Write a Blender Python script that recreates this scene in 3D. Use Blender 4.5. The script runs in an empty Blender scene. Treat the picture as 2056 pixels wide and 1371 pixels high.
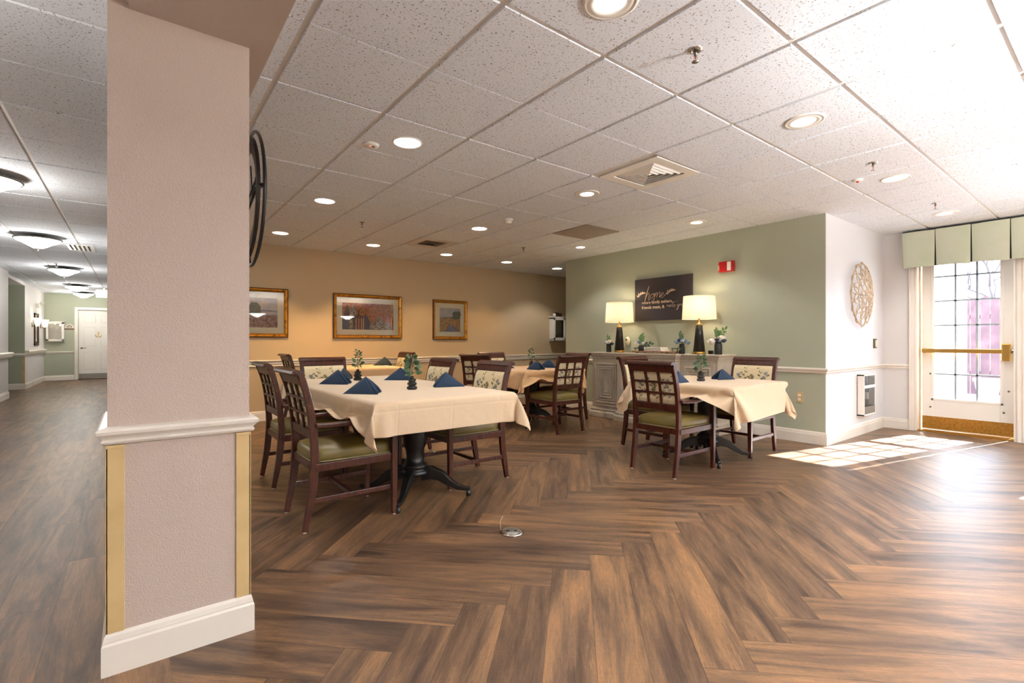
import bpy, bmesh, math, random
from mathutils import Vector, Matrix
R = math.radians
sc = bpy.context.scene
C = sc.collection
random.seed(7)

# ------------------------------------------------------------------ camera, world, sun, exposure
cd = bpy.data.cameras.new('camera'); cam = bpy.data.objects.new('camera', cd); C.objects.link(cam)
cam.location = (0, 0, 1.125); cam.rotation_euler = (R(90), 0, R(-37.73))
cd.sensor_width = 36; cd.lens = 36*980.4/2056; cd.clip_start = .05; cd.clip_end = 200
sc.camera = cam
sc.view_settings.view_transform = 'Standard'; sc.view_settings.look = 'None'
sc.view_settings.gamma = 1; sc.view_settings.use_curve_mapping = False
sc.view_settings.exposure = 0.78
w = bpy.data.worlds.new('world'); sc.world = w; w.use_nodes = True
bg = w.node_tree.nodes['Background']; bg.inputs[0].default_value = (.60, .77, 1, 1); bg.inputs[1].default_value = 8.5
sd = bpy.data.lights.new('sun', 'SUN'); sd.energy = 42; sd.angle = R(.6); sd.color = (1, .98, .96)
sun = bpy.data.objects.new('sun', sd); C.objects.link(sun); sun.location = (20, -5, 12)
sun.rotation_euler = Vector((-.976, .218, -.72)).to_track_quat('-Z', 'Y').to_euler()
CEIL = 2.515
P_DOWN = 30.0      # downlight power
P_BOWL = 24.0      # corridor bowls
P_LAMP = 3.0

# ------------------------------------------------------------------ materials
def srgb(r, g, b):
    f = lambda c: c/12.92 if c <= .04045 else ((c+.055)/1.055)**2.4
    return (f(r/255), f(g/255), f(b/255), 1)

class NT:
    def __init__(s, name):
        s.m = bpy.data.materials.new(name); s.m.use_nodes = True; s.t = s.m.node_tree; s.b = s.t.nodes['Principled BSDF']
    def n(s, ty, **k):
        x = s.t.nodes.new(ty)
        for a, v in k.items():
            if a.startswith('i_'):
                x.inputs[a[2:].replace('_', ' ')].default_value = v
            else: setattr(x, a, v)
        return x
    def l(s, a, b): s.t.links.new(a, b)

def pm(name, col, rough=.5, metal=0, coat=0, spec=.5, bump=None, var=None, emit=None, sheen=0, trans=0):
    k = NT(name); b = k.b
    b.inputs['Base Color'].default_value = col; b.inputs['Roughness'].default_value = rough
    b.inputs['Metallic'].default_value = metal; b.inputs['Coat Weight'].default_value = coat
    b.inputs['Specular IOR Level'].default_value = spec
    if sheen: b.inputs['Sheen Weight'].default_value = sheen
    if trans: b.inputs['Transmission Weight'].default_value = trans
    if emit:
        b.inputs['Emission Color'].default_value = emit[0]; b.inputs['Emission Strength'].default_value = emit[1]
    tc = k.n('ShaderNodeTexCoord')
    if bump:      # (scale, strength, distance)
        nz = k.n('ShaderNodeTexNoise', i_Scale=bump[0], i_Detail=3.0); k.l(tc.outputs['Object'], nz.inputs['Vector'])
        bp = k.n('ShaderNodeBump', i_Strength=bump[1], i_Distance=bump[2]); k.l(nz.outputs['Fac'], bp.inputs['Height'])
        k.l(bp.outputs['Normal'], b.inputs['Normal'])
    if var:       # (scale, colour2, lo, hi)
        nz = k.n('ShaderNodeTexNoise', i_Scale=var[0], i_Detail=4.0); k.l(tc.outputs['Object'], nz.inputs['Vector'])
        mr = k.n('ShaderNodeMapRange'); mr.inputs[1].default_value = var[2]; mr.inputs[2].default_value = var[3]
        k.l(nz.outputs['Fac'], mr.inputs[0])
        mx = k.n('ShaderNodeMix', data_type='RGBA'); mx.inputs[6].default_value = col; mx.inputs[7].default_value = var[1]
        k.l(mr.outputs[0], mx.inputs[0]); k.l(mx.outputs[2], b.inputs['Base Color'])
    return k.m

M = {}
M['wall_cream'] = pm('wall_cream', srgb(194, 172, 140), .7, bump=(170, .35, .004))
M['wall_white'] = pm('wall_white', srgb(218, 220, 224), .6, bump=(170, .3, .004))
M['wall_green'] = pm('wall_green', srgb(170, 175, 155), .65, bump=(170, .3, .004))
M['wall_pale'] = pm('wall_pale', srgb(214, 211, 209), .65, bump=(170, .3, .004))
M['column'] = pm('column_paint', srgb(190, 174, 163), .6, bump=(210, .55, .004))
M['trim'] = pm('trim_paint', srgb(232, 226, 216), .35, var=(2, srgb(222, 214, 202), .45, .7))
M['guard'] = pm('corner_guard_vinyl', srgb(205, 178, 128), .4, var=(9, srgb(196, 168, 118), .4, .7))
M['white'] = pm('white_paint', srgb(236, 233, 226), .4)
M['muntin'] = pm('shaded_glazing_bar', srgb(158, 168, 178), .5)  # white bars coloured grey-blue to imitate their shade against the bright outside
M['white_gloss'] = pm('white_plastic', srgb(235, 232, 225), .3)
M['black_gloss'] = pm('black_glazed_ceramic', srgb(26, 23, 22), .18)
M['black_satin'] = pm('black_satin_metal', srgb(22, 21, 20), .35, bump=(60, .1, .002))
M['black_matte'] = pm('black_matte_glass', srgb(30, 31, 33), .55)
M['brass'] = pm('brass', srgb(205, 165, 90), .28, 1)
M['kick'] = pm('worn_brass', srgb(196, 152, 76), .38, 1, var=(45, srgb(140, 100, 50), .45, .85), bump=(60, .2, .003))
M['chrome'] = pm('chrome', srgb(215, 212, 208), .15, 1)
M['nickel'] = pm('brushed_nickel', srgb(120, 116, 110), .35, 1)
M['red'] = pm('red_plastic', srgb(190, 22, 26), .3)
M['dark'] = pm('dark_gap', srgb(38, 34, 32), .7)
M['vinyl'] = pm('olive_vinyl', srgb(116, 102, 52), .34, bump=(260, .12, .002), var=(5, srgb(106, 92, 46), .4, .7))
M['piping'] = pm('vinyl_piping', srgb(150, 140, 98), .4)
M['navy'] = pm('navy_napkin', srgb(20, 46, 74), .8, sheen=.08, bump=(420, .25, .001))
M['navy_dull'] = pm('slate_green_napkin', srgb(40, 54, 62), .85, sheen=.08, bump=(420, .25, .001))
M['fabric_cream'] = pm('cream_upholstery', srgb(222, 206, 168), .8, bump=(500, .2, .001))
M['fab_a'] = pm('woven_olive', srgb(120, 108, 74), .85)
M['fab_b'] = pm('woven_grey_blue', srgb(138, 142, 142), .85)
M['console'] = pm('console_greige_paint', srgb(194, 183, 166), .5, var=(12, srgb(180, 168, 150), .5, .75))
M['canvas'] = pm('charcoal_canvas', srgb(54, 48, 52), .6)
M['letter'] = pm('cream_lettering', srgb(232, 208, 176), .6)
M['leaf'] = pm('eucalyptus_leaf', srgb(58, 88, 62), .5, var=(30, srgb(84, 112, 78), .4, .65))
M['leaf2'] = pm('bright_leaf', srgb(84, 122, 66), .5, var=(30, srgb(110, 142, 84), .4, .65))
M['stem'] = pm('stem', srgb(84, 92, 52), .6)
M['petal_w'] = pm('white_petal', srgb(240, 236, 224), .6)
M['petal_y'] = pm('cream_yellow_petal', srgb(232, 226, 176), .6)
M['petal_b'] = pm('dusty_blue_petal', srgb(122, 148, 172), .6)
M['petal_n'] = pm('deep_blue_petal', srgb(48, 62, 96), .6)
M['slab'] = pm('tray_wood', srgb(202, 168, 126), .5, var=(25, srgb(150, 106, 68), .45, .6))
M['bark'] = pm('bark', srgb(108, 66, 40), .8, var=(60, srgb(200, 160, 120), .5, .65))
M['paper'] = pm('white_book_cover', srgb(238, 234, 226), .5)
M['print_blk'] = pm('pattern_line', srgb(70, 66, 60), .6)
M['gold'] = pm('antique_gold_frame', srgb(190, 132, 44), .32, .75, var=(22, srgb(120, 72, 22), .5, .7), bump=(90, .3, .003))
M['frame_dark'] = pm('dark_gold_edge', srgb(74, 42, 18), .4, .3, bump=(60, .4, .004))
M['mat'] = pm('cream_mat', srgb(240, 228, 196), .6)
M['rattan'] = pm('bleached_rattan', srgb(196, 176, 148), .6, var=(25, srgb(150, 126, 98), .5, .7))
M['valance'] = pm('sage_valance_fabric', srgb(196, 201, 182), .8, bump=(300, .3, .002), var=(3, srgb(186, 196, 168), .4, .7))
M['steel'] = pm('heater_steel', srgb(150, 146, 140), .4, .8)
M['diffuser_dark'] = pm('duct_interior', srgb(60, 54, 50), .7)
M['ret'] = pm('return_grille_mesh', srgb(158, 148, 138), .6, bump=(700, .6, .003))
M['mirror'] = pm('mirror_glass', srgb(230, 230, 230), .03, 1)
M['bronze'] = pm('bronze_frame', srgb(70, 52, 34), .35, .6)
M['stucco'] = pm('white_stucco', srgb(244, 243, 240), .9)
M['fence'] = pm('red_stained_board', srgb(88, 62, 66), .8, var=(4, srgb(108, 80, 82), .4, .7))
M['patio'] = pm('patio_concrete', srgb(176, 176, 178), .9, var=(2, srgb(160, 160, 162), .4, .7))
M['terracotta'] = pm('faded_terracotta', srgb(214, 158, 148), .8)
M['bush'] = pm('dark_shrub', srgb(70, 72, 84), .8)
M['twig'] = pm('bare_twig', srgb(84, 74, 74), .9)
M['hair'] = pm('pale_scratch', srgb(226, 196, 160), .6)
M['sky_pic'] = pm('painted_sky', srgb(176, 176, 188), .6, var=(9, srgb(206, 190, 180), .4, .62))
M['field'] = pm('painted_field', srgb(196, 148, 82), .6, var=(26, srgb(150, 112, 62), .4, .62))
M['heath'] = pm('painted_heath', srgb(178, 128, 110), .6, var=(30, srgb(106, 74, 74), .42, .6))
M['tree_pic'] = pm('painted_tree', srgb(70, 76, 62), .6, var=(60, srgb(104, 106, 80), .42, .62))
M['river'] = pm('painted_river', srgb(150, 142, 160), .6, var=(20, srgb(112, 104, 128), .42, .62))
M['rust'] = pm('painted_rust', srgb(192, 112, 44), .6, var=(34, srgb(146, 76, 34), .42, .62))
M['urn_a'] = pm('painted_urn_brown', srgb(112, 74, 70), .6, var=(22, srgb(76, 54, 56), .42, .62))
M['urn_b'] = pm('painted_urn_tan', srgb(206, 152, 104), .6)
M['urn_c'] = pm('painted_urn_mottled', srgb(196, 176, 140), .6, var=(75, srgb(74, 56, 50), .47, .53))
M['slate'] = pm('painted_slate', srgb(96, 92, 104), .6)
M['sage_label'] = pm('taupe_plaque', srgb(122, 108, 92), .5)

def emis(name, col, st):
    k = NT(name); k.b.inputs['Base Color'].default_value = (1, 1, 1, 1)
    k.b.inputs['Emission Color'].default_value = col; k.b.inputs['Emission Strength'].default_value = st; k.b.inputs['Roughness'].default_value = .4
    return k.m
M['glow_n'] = emis('neutral_lens', (1, .95, .88, 1), 9)
M['glow_w'] = emis('warm_lens', (1, .86, .62, 1), 9)
M['glow_off'] = emis('faint_glow', (1, .88, .7, 1), .55)  # faint emission stands in for light caught by the unlit cone; also the candle
M['glow_bowl'] = emis('alabaster_glass', (1, .97, .92, 1), 3.4)
M['glow_sconce'] = emis('sconce_glass', (1, .84, .56, 1), 1.6)
M['glow_pend'] = emis('alabaster_pendant_glass', (1, .96, .90, 1), 12)
M['glow_red'] = emis('red_led', (1, .05, .05, 1), 3)

def shade_mat():     # lamp shade: thin woven linen that lets the bulb's light through
    k = NT('linen_shade'); k.b.inputs['Base Color'].default_value = srgb(245, 230, 205); k.b.inputs['Roughness'].default_value = .8
    tr = k.n('ShaderNodeBsdfTranslucent'); tr.inputs[0].default_value = srgb(250, 234, 212)
    mx = k.n('ShaderNodeMixShader'); mx.inputs[0].default_value = .30
    k.l(k.b.outputs[0], mx.inputs[1]); k.l(tr.outputs[0], mx.inputs[2])
    k.l(mx.outputs[0], k.t.nodes['Material Output'].inputs[0]); return k.m
M['shade'] = shade_mat()

def glass_mat(name='pane_glass'):
    k = NT(name); k.t.nodes.remove(k.b)
    t = k.n('ShaderNodeBsdfTransparent'); g = k.n('ShaderNodeBsdfGlossy'); g.inputs['Roughness'].default_value = .02
    f = k.n('ShaderNodeFresnel'); f.inputs[0].default_value = 1.45
    mx = k.n('ShaderNodeMixShader'); k.l(f.outputs[0], mx.inputs[0]); k.l(t.outputs[0], mx.inputs[1]); k.l(g.outputs[0], mx.inputs[2])
    k.l(mx.outputs[0], k.t.nodes['Material Output'].inputs[0]); return k.m
M['glass'] = glass_mat()

def cloth_mat(name, col, crease_col):
    k = NT(name); b = k.b; b.inputs['Base Color'].default_value = col; b.inputs['Roughness'].default_value = .85
    b.inputs['Sheen Weight'].default_value = .25
    tc = k.n('ShaderNodeTexCoord'); uv = tc.outputs['UV']
    sp = k.n('ShaderNodeSeparateXYZ'); k.l(uv, sp.inputs[0])
    # ironed fold lines every third of a metre of cloth, as bump
    hs = []
    for i in (0, 1):
        md = k.n('ShaderNodeMath', operation='PINGPONG'); md.inputs[1].default_value = .19; k.l(sp.outputs[i], md.inputs[0])
        sm = k.n('ShaderNodeMapRange', interpolation_type='SMOOTHSTEP'); sm.inputs[1].default_value = 0; sm.inputs[2].default_value = .012
        k.l(md.outputs[0], sm.inputs[0]); hs.append(sm)
    mm = k.n('ShaderNodeMath', operation='MINIMUM'); k.l(hs[0].outputs[0], mm.inputs[0]); k.l(hs[1].outputs[0], mm.inputs[1])
    nz = k.n('ShaderNodeTexNoise', i_Scale=500.0); k.l(uv, nz.inputs['Vector'])
    n2 = k.n('ShaderNodeTexNoise', i_Scale=9.0, i_Detail=3.0); k.l(uv, n2.inputs['Vector'])
    b0 = k.n('ShaderNodeBump', i_Strength=.35, i_Distance=.02); k.l(n2.outputs['Fac'], b0.inputs['Height'])
    b1 = k.n('ShaderNodeBump', i_Strength=.3, i_Distance=.006); k.l(mm.outputs[0], b1.inputs['Height']); k.l(b0.outputs[0], b1.inputs['Normal'])
    b2 = k.n('ShaderNodeBump', i_Strength=.15, i_Distance=.001); k.l(nz.outputs['Fac'], b2.inputs['Height']); k.l(b1.outputs[0], b2.inputs['Normal'])
    k.l(b2.outputs[0], b.inputs['Normal'])
    tr = k.n('ShaderNodeBsdfTranslucent'); tr.inputs[0].default_value = crease_col
    mx = k.n('ShaderNodeMixShader'); mx.inputs[0].default_value = .22
    k.l(b.outputs[0], mx.inputs[1]); k.l(tr.outputs[0], mx.inputs[2]); k.l(mx.outputs[0], k.t.nodes['Material Output'].inputs[0])
    return k.m
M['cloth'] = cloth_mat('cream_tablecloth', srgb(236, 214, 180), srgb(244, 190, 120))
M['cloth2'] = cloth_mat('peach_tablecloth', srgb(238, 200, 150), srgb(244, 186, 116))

def wood_chair():
    k = NT('worn_mahogany'); b = k.b; tc = k.n('ShaderNodeTexCoord')
    mp = k.n('ShaderNodeMapping'); mp.inputs['Scale'].default_value = (14, 14, 3); k.l(tc.outputs['Object'], mp.inputs[0])
    nz = k.n('ShaderNodeTexNoise', i_Scale=4.0, i_Detail=5.0); k.l(mp.outputs[0], nz.inputs['Vector'])
    cr = k.n('ShaderNodeValToRGB'); cr.color_ramp.elements[0].position = .3; cr.color_ramp.elements[0].color = srgb(40, 15, 9)
    cr.color_ramp.elements[1].position = .75; cr.color_ramp.elements[1].color = srgb(88, 38, 20); k.l(nz.outputs['Fac'], cr.inputs[0])
    # chipped flecks where the finish has worn off
    n2 = k.n('ShaderNodeTexNoise', i_Scale=70.0, i_Detail=3.0); k.l(tc.outputs['Object'], n2.inputs['Vector'])
    n3 = k.n('ShaderNodeTexNoise', i_Scale=5.0); k.l(tc.outputs['Object'], n3.inputs['Vector'])
    ad = k.n('ShaderNodeMath', operation='MULTIPLY_ADD'); ad.inputs[1].default_value = .35; k.l(n3.outputs['Fac'], ad.inputs[0]); k.l(n2.outputs['Fac'], ad.inputs[2])
    mr = k.n('ShaderNodeMapRange'); mr.inputs[1].default_value = .925; mr.inputs[2].default_value = .95; k.l(ad.outputs[0], mr.inputs[0])
    mx = k.n('ShaderNodeMix', data_type='RGBA'); k.l(mr.outputs[0], mx.inputs[0]); k.l(cr.outputs[0], mx.inputs[6]); mx.inputs[7].default_value = srgb(186, 140, 104)
    k.l(mx.outputs[2], b.inputs['Base Color']); b.inputs['Roughness'].default_value = .32
    bp = k.n('ShaderNodeBump', i_Strength=.15, i_Distance=.002); k.l(nz.outputs['Fac'], bp.inputs['Height']); k.l(bp.outputs[0], b.inputs['Normal'])
    return k.m
M['wood'] = wood_chair()

def floor_mat():
    k = NT('vinyl_plank_floor'); b = k.b
    uv = k.n('ShaderNodeUVMap', uv_map='plank'); at = k.n('ShaderNodeAttribute', attribute_name='tone')
    sp = k.n('ShaderNodeSeparateColor'); k.l(at.outputs['Color'], sp.inputs[0])
    def noise(sx, sy, sc_, det, dist=0.0, rough=.5):
        mp = k.n('ShaderNodeMapping'); mp.inputs['Scale'].default_value = (sx, sy, 1); k.l(uv.outputs[0], mp.inputs[0])
        z = k.n('ShaderNodeTexNoise', i_Scale=sc_, i_Detail=det, i_Distortion=dist, i_Roughness=rough); k.l(mp.outputs[0], z.inputs['Vector']); return z.outputs['Fac']
    band = noise(1.0, 8.0, 1.5, 6.0, .6, .6)
    fine = noise(6, 90, 3.4, 6.0, 1.4, .75)
    med = noise(2.2, 34, 2.4, 4.0, 1.8, .6)
    saw = noise(55, 3, 2.2, 2.0)
    cr = k.n('ShaderNodeValToRGB'); e = cr.color_ramp.elements
    e[0].position = .30; e[0].color = srgb(62, 44, 33); e[1].position = .74; e[1].color = srgb(152, 111, 74)
    for p_, c_ in ((.40, srgb(88, 65, 48)), (.50, srgb(108, 81, 59)), (.60, srgb(130, 97, 68))):
        x = e.new(p_); x.color = c_
    of = k.n('ShaderNodeMath', operation='MULTIPLY_ADD'); of.inputs[1].default_value = .15; k.l(sp.outputs[0], of.inputs[0]); k.l(band, of.inputs[2])
    o2 = k.n('ShaderNodeMath', operation='SUBTRACT'); k.l(of.outputs[0], o2.inputs[0]); o2.inputs[1].default_value = .075
    k.l(o2.outputs[0], cr.inputs[0])
    fr = k.n('ShaderNodeMapRange'); fr.inputs[1].default_value = .35; fr.inputs[2].default_value = .65; fr.inputs[3].default_value = .62; fr.inputs[4].default_value = 1.24; k.l(fine, fr.inputs[0])
    sr = k.n('ShaderNodeMapRange'); sr.inputs[1].default_value = .55; sr.inputs[2].default_value = .8; sr.inputs[3].default_value = 1.0; sr.inputs[4].default_value = 1.18; k.l(saw, sr.inputs[0])
    m0 = k.n('ShaderNodeMapRange'); m0.inputs[1].default_value = .38; m0.inputs[2].default_value = .62; m0.inputs[3].default_value = .84; m0.inputs[4].default_value = 1.12; k.l(med, m0.inputs[0])
    m1 = k.n('ShaderNodeMath', operation='MULTIPLY'); k.l(fr.outputs[0], m1.inputs[0]); k.l(m0.outputs[0], m1.inputs[1])
    mu = k.n('ShaderNodeMath', operation='MULTIPLY'); k.l(m1.outputs[0], mu.inputs[0]); k.l(sr.outputs[0], mu.inputs[1])
    vm = k.n('ShaderNodeVectorMath', operation='SCALE'); k.l(cr.outputs[0], vm.inputs[0]); k.l(mu.outputs[0], vm.inputs['Scale'])
    # seams: dark at the plank's edge (uv2 = distance to the edge in metres)
    ed = k.n('ShaderNodeUVMap', uv_map='edge'); se = k.n('ShaderNodeSeparateXYZ'); k.l(ed.outputs[0], se.inputs[0])
    def pp(sock, L):
        a = k.n('ShaderNodeMath', operation='SUBTRACT'); a.inputs[0].default_value = L; k.l(sock, a.inputs[1])
        m2 = k.n('ShaderNodeMath', operation='MINIMUM'); k.l(sock, m2.inputs[0]); k.l(a.outputs[0], m2.inputs[1]); return m2.outputs[0]
    mn = k.n('ShaderNodeMath', operation='MINIMUM'); k.l(pp(se.outputs[0], 1.22), mn.inputs[0]); k.l(pp(se.outputs[1], .182), mn.inputs[1])
    er = k.n('ShaderNodeMapRange'); er.inputs[1].default_value = .0006; er.inputs[2].default_value = .0022; er.inputs[3].default_value = .45; er.inputs[4].default_value = 1; k.l(mn.outputs[0], er.inputs[0])
    v2 = k.n('ShaderNodeVectorMath', operation='SCALE'); k.l(vm.outputs[0], v2.inputs[0]); k.l(er.outputs[0], v2.inputs['Scale'])
    k.l(v2.outputs[0], b.inputs['Base Color'])
    rr = k.n('ShaderNodeMapRange'); rr.inputs[1].default_value = .3; rr.inputs[2].default_value = .7; rr.inputs[3].default_value = .30; rr.inputs[4].default_value = .46; k.l(fine, rr.inputs[0])
    k.l(rr.outputs[0], b.inputs['Roughness']); b.inputs['Specular IOR Level'].default_value = .5
    bp = k.n('ShaderNodeBump', i_Strength=.22, i_Distance=.0025); k.l(fine, bp.inputs['Height']); k.l(bp.outputs[0], b.inputs['Normal'])
    return k.m
M['floor'] = floor_mat()

def tile_mat():
    k = NT('mineral_ceiling_tile'); b = k.b; tc = k.n('ShaderNodeTexCoord')
    n1 = k.n('ShaderNodeTexNoise', i_Scale=95.0, i_Detail=2.0, i_Distortion=.6); k.l(tc.outputs['Object'], n1.inputs['Vector'])
    n2 = k.n('ShaderNodeTexNoise', i_Scale=230.0, i_Detail=2.0); k.l(tc.outputs['Object'], n2.inputs['Vector'])
    mr = k.n('ShaderNodeMapRange'); mr.inputs[1].default_value = .615; mr.inputs[2].default_value = .66; k.l(n1.outputs['Fac'], mr.inputs[0])
    mr2 = k.n('ShaderNodeMapRange'); mr2.inputs[1].default_value = .68; mr2.inputs[2].default_value = .72; k.l(n2.outputs['Fac'], mr2.inputs[0])
    mxx = k.n('ShaderNodeMath', operation='MAXIMUM'); k.l(mr.outputs[0], mxx.inputs[0]); k.l(mr2.outputs[0], mxx.inputs[1])
    mx = k.n('ShaderNodeMix', data_type='RGBA'); mx.inputs[6].default_value = srgb(228, 235, 244); mx.inputs[7].default_value = srgb(150, 144, 138); k.l(mxx.outputs[0], mx.inputs[0])
    k.l(mx.outputs[2], b.inputs['Base Color']); b.inputs['Roughness'].default_value = .85
    bp = k.n('ShaderNodeBump', i_Strength=.3, i_Distance=.004); k.l(n2.outputs['Fac'], bp.inputs['Height']); k.l(bp.outputs[0], b.inputs['Normal'])
    return k.m
M['tile'] = tile_mat()
M['tee'] = pm('ceiling_grid_metal', srgb(214, 211, 206), .5)

# ------------------------------------------------------------------ mesh helpers
class MB:
    """collects shapes; build() links them as ONE mesh object"""
    def __init__(s): s.v = []; s.f = []; s.mi = []; s.mats = []; s.sm = []
    def mat(s, m):
        if m not in s.mats: s.mats.append(m)
        return s.mats.index(m)
    def add(s, vs, fs, m, smooth=False, X=None):
        o = len(s.v)
        s.v += [tuple(X @ Vector(v)) if X else tuple(v) for v in vs]
        i = s.mat(m)
        for f in fs: s.f.append(tuple(a+o for a in f)); s.mi.append(i); s.sm.append(smooth)
        return s
    def box(s, x0, x1, y0, y1, z0, z1, m, X=None):
        if x0 > x1: x0, x1 = x1, x0
        if y0 > y1: y0, y1 = y1, y0
        if z0 > z1: z0, z1 = z1, z0
        vs = [(x, y, z) for z in (z0, z1) for y in (y0, y1) for x in (x0, x1)]
        return s.add(vs, [(0, 2, 3, 1), (4, 5, 7, 6), (0, 1, 5, 4), (2, 6, 7, 3), (0, 4, 6, 2), (1, 3, 7, 5)], m, False, X)
    def lathe(s, prof, m, cx=0, cy=0, n=24, X=None, cap=True, smooth=True):   # prof: (r, z) going up
        vs = []; fs = []
        for r, z in prof:
            for i in range(n): a = 2*math.pi*i/n; vs.append((cx+r*math.cos(a), cy+r*math.sin(a), z))
        for j in range(len(prof)-1):
            for i in range(n): k = (i+1) % n; fs.append((j*n+i, j*n+k, (j+1)*n+k, (j+1)*n+i))
        if cap: fs.append(tuple(range(n-1, -1, -1))); fs.append(tuple((len(prof)-1)*n+i for i in range(n)))
        return s.add(vs, fs, m, smooth, X)
    def tube(s, pts, r, m, n=8, X=None, flat=1.0):     # sweep a circle along points; r scalar or list
        pts = [Vector(p) for p in pts]; vs = []; fs = []; N = len(pts)
        rs = r if isinstance(r, (list, tuple)) else [r]*N
        up = Vector((0, 0, 1)); prev = None
        for i, p in enumerate(pts):
            t = (pts[min(i+1, N-1)]-pts[max(i-1, 0)]).normalized()
            if prev is None:
                a = t.cross(up)
                if a.length < .05: a = t.cross(Vector((1, 0, 0)))
                a.normalize()
            else:
                a = prev - t*prev.dot(t); a.normalize()
            prev = a; b = t.cross(a)
            for k in range(n):
                q = 2*math.pi*k/n; vs.append(p + a*(rs[i]*math.cos(q)) + b*(rs[i]*flat*math.sin(q)))
        for i in range(N-1):
            for k in range(n): k2 = (k+1) % n; fs.append((i*n+k, i*n+k2, (i+1)*n+k2, (i+1)*n+k))
        fs.append(tuple(range(n-1, -1, -1))); fs.append(tuple((N-1)*n+i for i in range(n)))
        return s.add(vs, fs, m, True, X)
    def sweep(s, path, w0, w1, hd, m, X=None):
        """ribbon beam in the xz plane: path [(x,z)], y from w0 to w1 (scalars or lists), hd = half depth (scalar or list)"""
        N = len(path); vs = []; fs = []
        g = lambda q, i: q[i] if isinstance(q, (list, tuple)) else q
        for i, (x, z) in enumerate(path):
            a = path[max(i-1, 0)]; b = path[min(i+1, N-1)]; tx, tz = b[0]-a[0], b[1]-a[1]; L = math.hypot(tx, tz); nx, nz = tz/L, -tx/L
            h = g(hd, i)
            for y in (g(w0, i), g(w1, i)):
                vs.append((x-nx*h, y, z-nz*h)); vs.append((x+nx*h, y, z+nz*h))
        for i in range(N-1):
            o = i*4; p = o+4
            fs += [(o, o+1, p+1, p), (o+1, o+3, p+3, p+1), (o+3, o+2, p+2, p+3), (o+2, o, p, p+2)]
        fs += [(0, 2, 3, 1), (4*N-4, 4*N-3, 4*N-1, 4*N-2)]
        return s.add(vs, fs, m, False, X)
    def extrude(s, prof, p0, p1, m, inset=(0, 0)):
        """moulding: prof [(out, z)] closed polygon, run from p0 to p1 (xy); 'out' = to the right of the run. inset: extra length at ends per unit out"""
        p0, p1 = Vector(p0), Vector(p1); d = (p1-p0).normalized(); o = Vector((d.y, -d.x)); n = len(prof); vs = []
        for q, sgn, ins in ((p0, 1, inset[0]), (p1, -1, inset[1])):
            for a, z in prof:
                c = q + o*a + d*(sgn*a*ins); vs.append((c.x, c.y, z))
        fs = [(i, (i+1) % n, n+(i+1) % n, n+i) for i in range(n)] + [tuple(range(n-1, -1, -1)), tuple(range(n, 2*n))]
        return s.add(vs, fs, m)
    def ball(s, c, r, m, nu=12, nv=8, sc=(1, 1, 1), X=None):
        vs = []; fs = []
        for j in range(nv+1):
            t = math.pi*j/nv
            for i in range(nu): a = 2*math.pi*i/nu; vs.append((c[0]+r*sc[0]*math.sin(t)*math.cos(a), c[1]+r*sc[1]*math.sin(t)*math.sin(a), c[2]-r*sc[2]*math.cos(t)))
        for j in range(nv):
            for i in range(nu): k = (i+1) % nu; fs.append((j*nu+i, j*nu+k, (j+1)*nu+k, (j+1)*nu+i))
        return s.add(vs, fs, m, True, X)
    def build(s, name, parent=None, loc=None, bevel=0, seg=2, fix=True, subsurf=0):
        me = bpy.data.meshes.new(name); me.from_pydata(s.v, [], s.f)
        for m in s.mats: me.materials.append(m)
        me.polygons.foreach_set('material_index', s.mi); me.polygons.foreach_set('use_smooth', s.sm)
        if fix:
            bm = bmesh.new(); bm.from_mesh(me); bmesh.ops.recalc_face_normals(bm, faces=bm.faces); bm.to_mesh(me); bm.free()
        me.update(); o = bpy.data.objects.new(name, me); C.objects.link(o)
        if parent: o.parent = parent
        if loc: o.location = loc
        if bevel:
            b = o.modifiers.new('bevel', 'BEVEL'); b.width = bevel; b.segments = seg; b.limit_method = 'ANGLE'; b.angle_limit = R(40)
        if subsurf:
            b = o.modifiers.new('sub', 'SUBSURF'); b.levels = subsurf; b.render_levels = subsurf
        return o

def tag(o, label=None, cat=None, group=None, kind=None):
    if label: o['label'] = label
    if cat: o['category'] = cat
    if group: o['group'] = group
    if kind: o['kind'] = kind
    return o
def thing(name, label, cat, loc=(0, 0, 0), rz=0, group=None):
    o = bpy.data.objects.new(name, None); C.objects.link(o); o.empty_display_size = .1
    o.location = loc; o.rotation_euler = (0, 0, rz); return tag(o, label, cat, group)
def kids(o): return [c for c in C.objects if c.parent == o]
def dup(o, loc=None, rz=None, label=None, group=None, parent=None):
    c = o.copy(); C.objects.link(c)
    if parent: c.parent = parent
    for ch in kids(o): dup(ch, parent=c)
    if loc is not None: c.location = loc
    if rz is not None: c.rotation_euler = (0, 0, rz)
    if label: c['label'] = label
    if group: c['group'] = group
    return c
def struct(o): o['kind'] = 'structure'; return o
def light(kind, loc, power, col, size=.1, spot=None, blend=.4, parent=None, name='bulb'):
    d = bpy.data.lights.new(name, kind); d.energy = power; d.color = col
    if kind == 'AREA': d.shape = 'DISK'; d.size = size
    else: d.shadow_soft_size = size
    if spot: d.spot_size = R(spot); d.spot_blend = blend
    o = bpy.data.objects.new(name, d); C.objects.link(o); o.location = loc
    if parent: o.parent = parent
    return o

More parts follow.
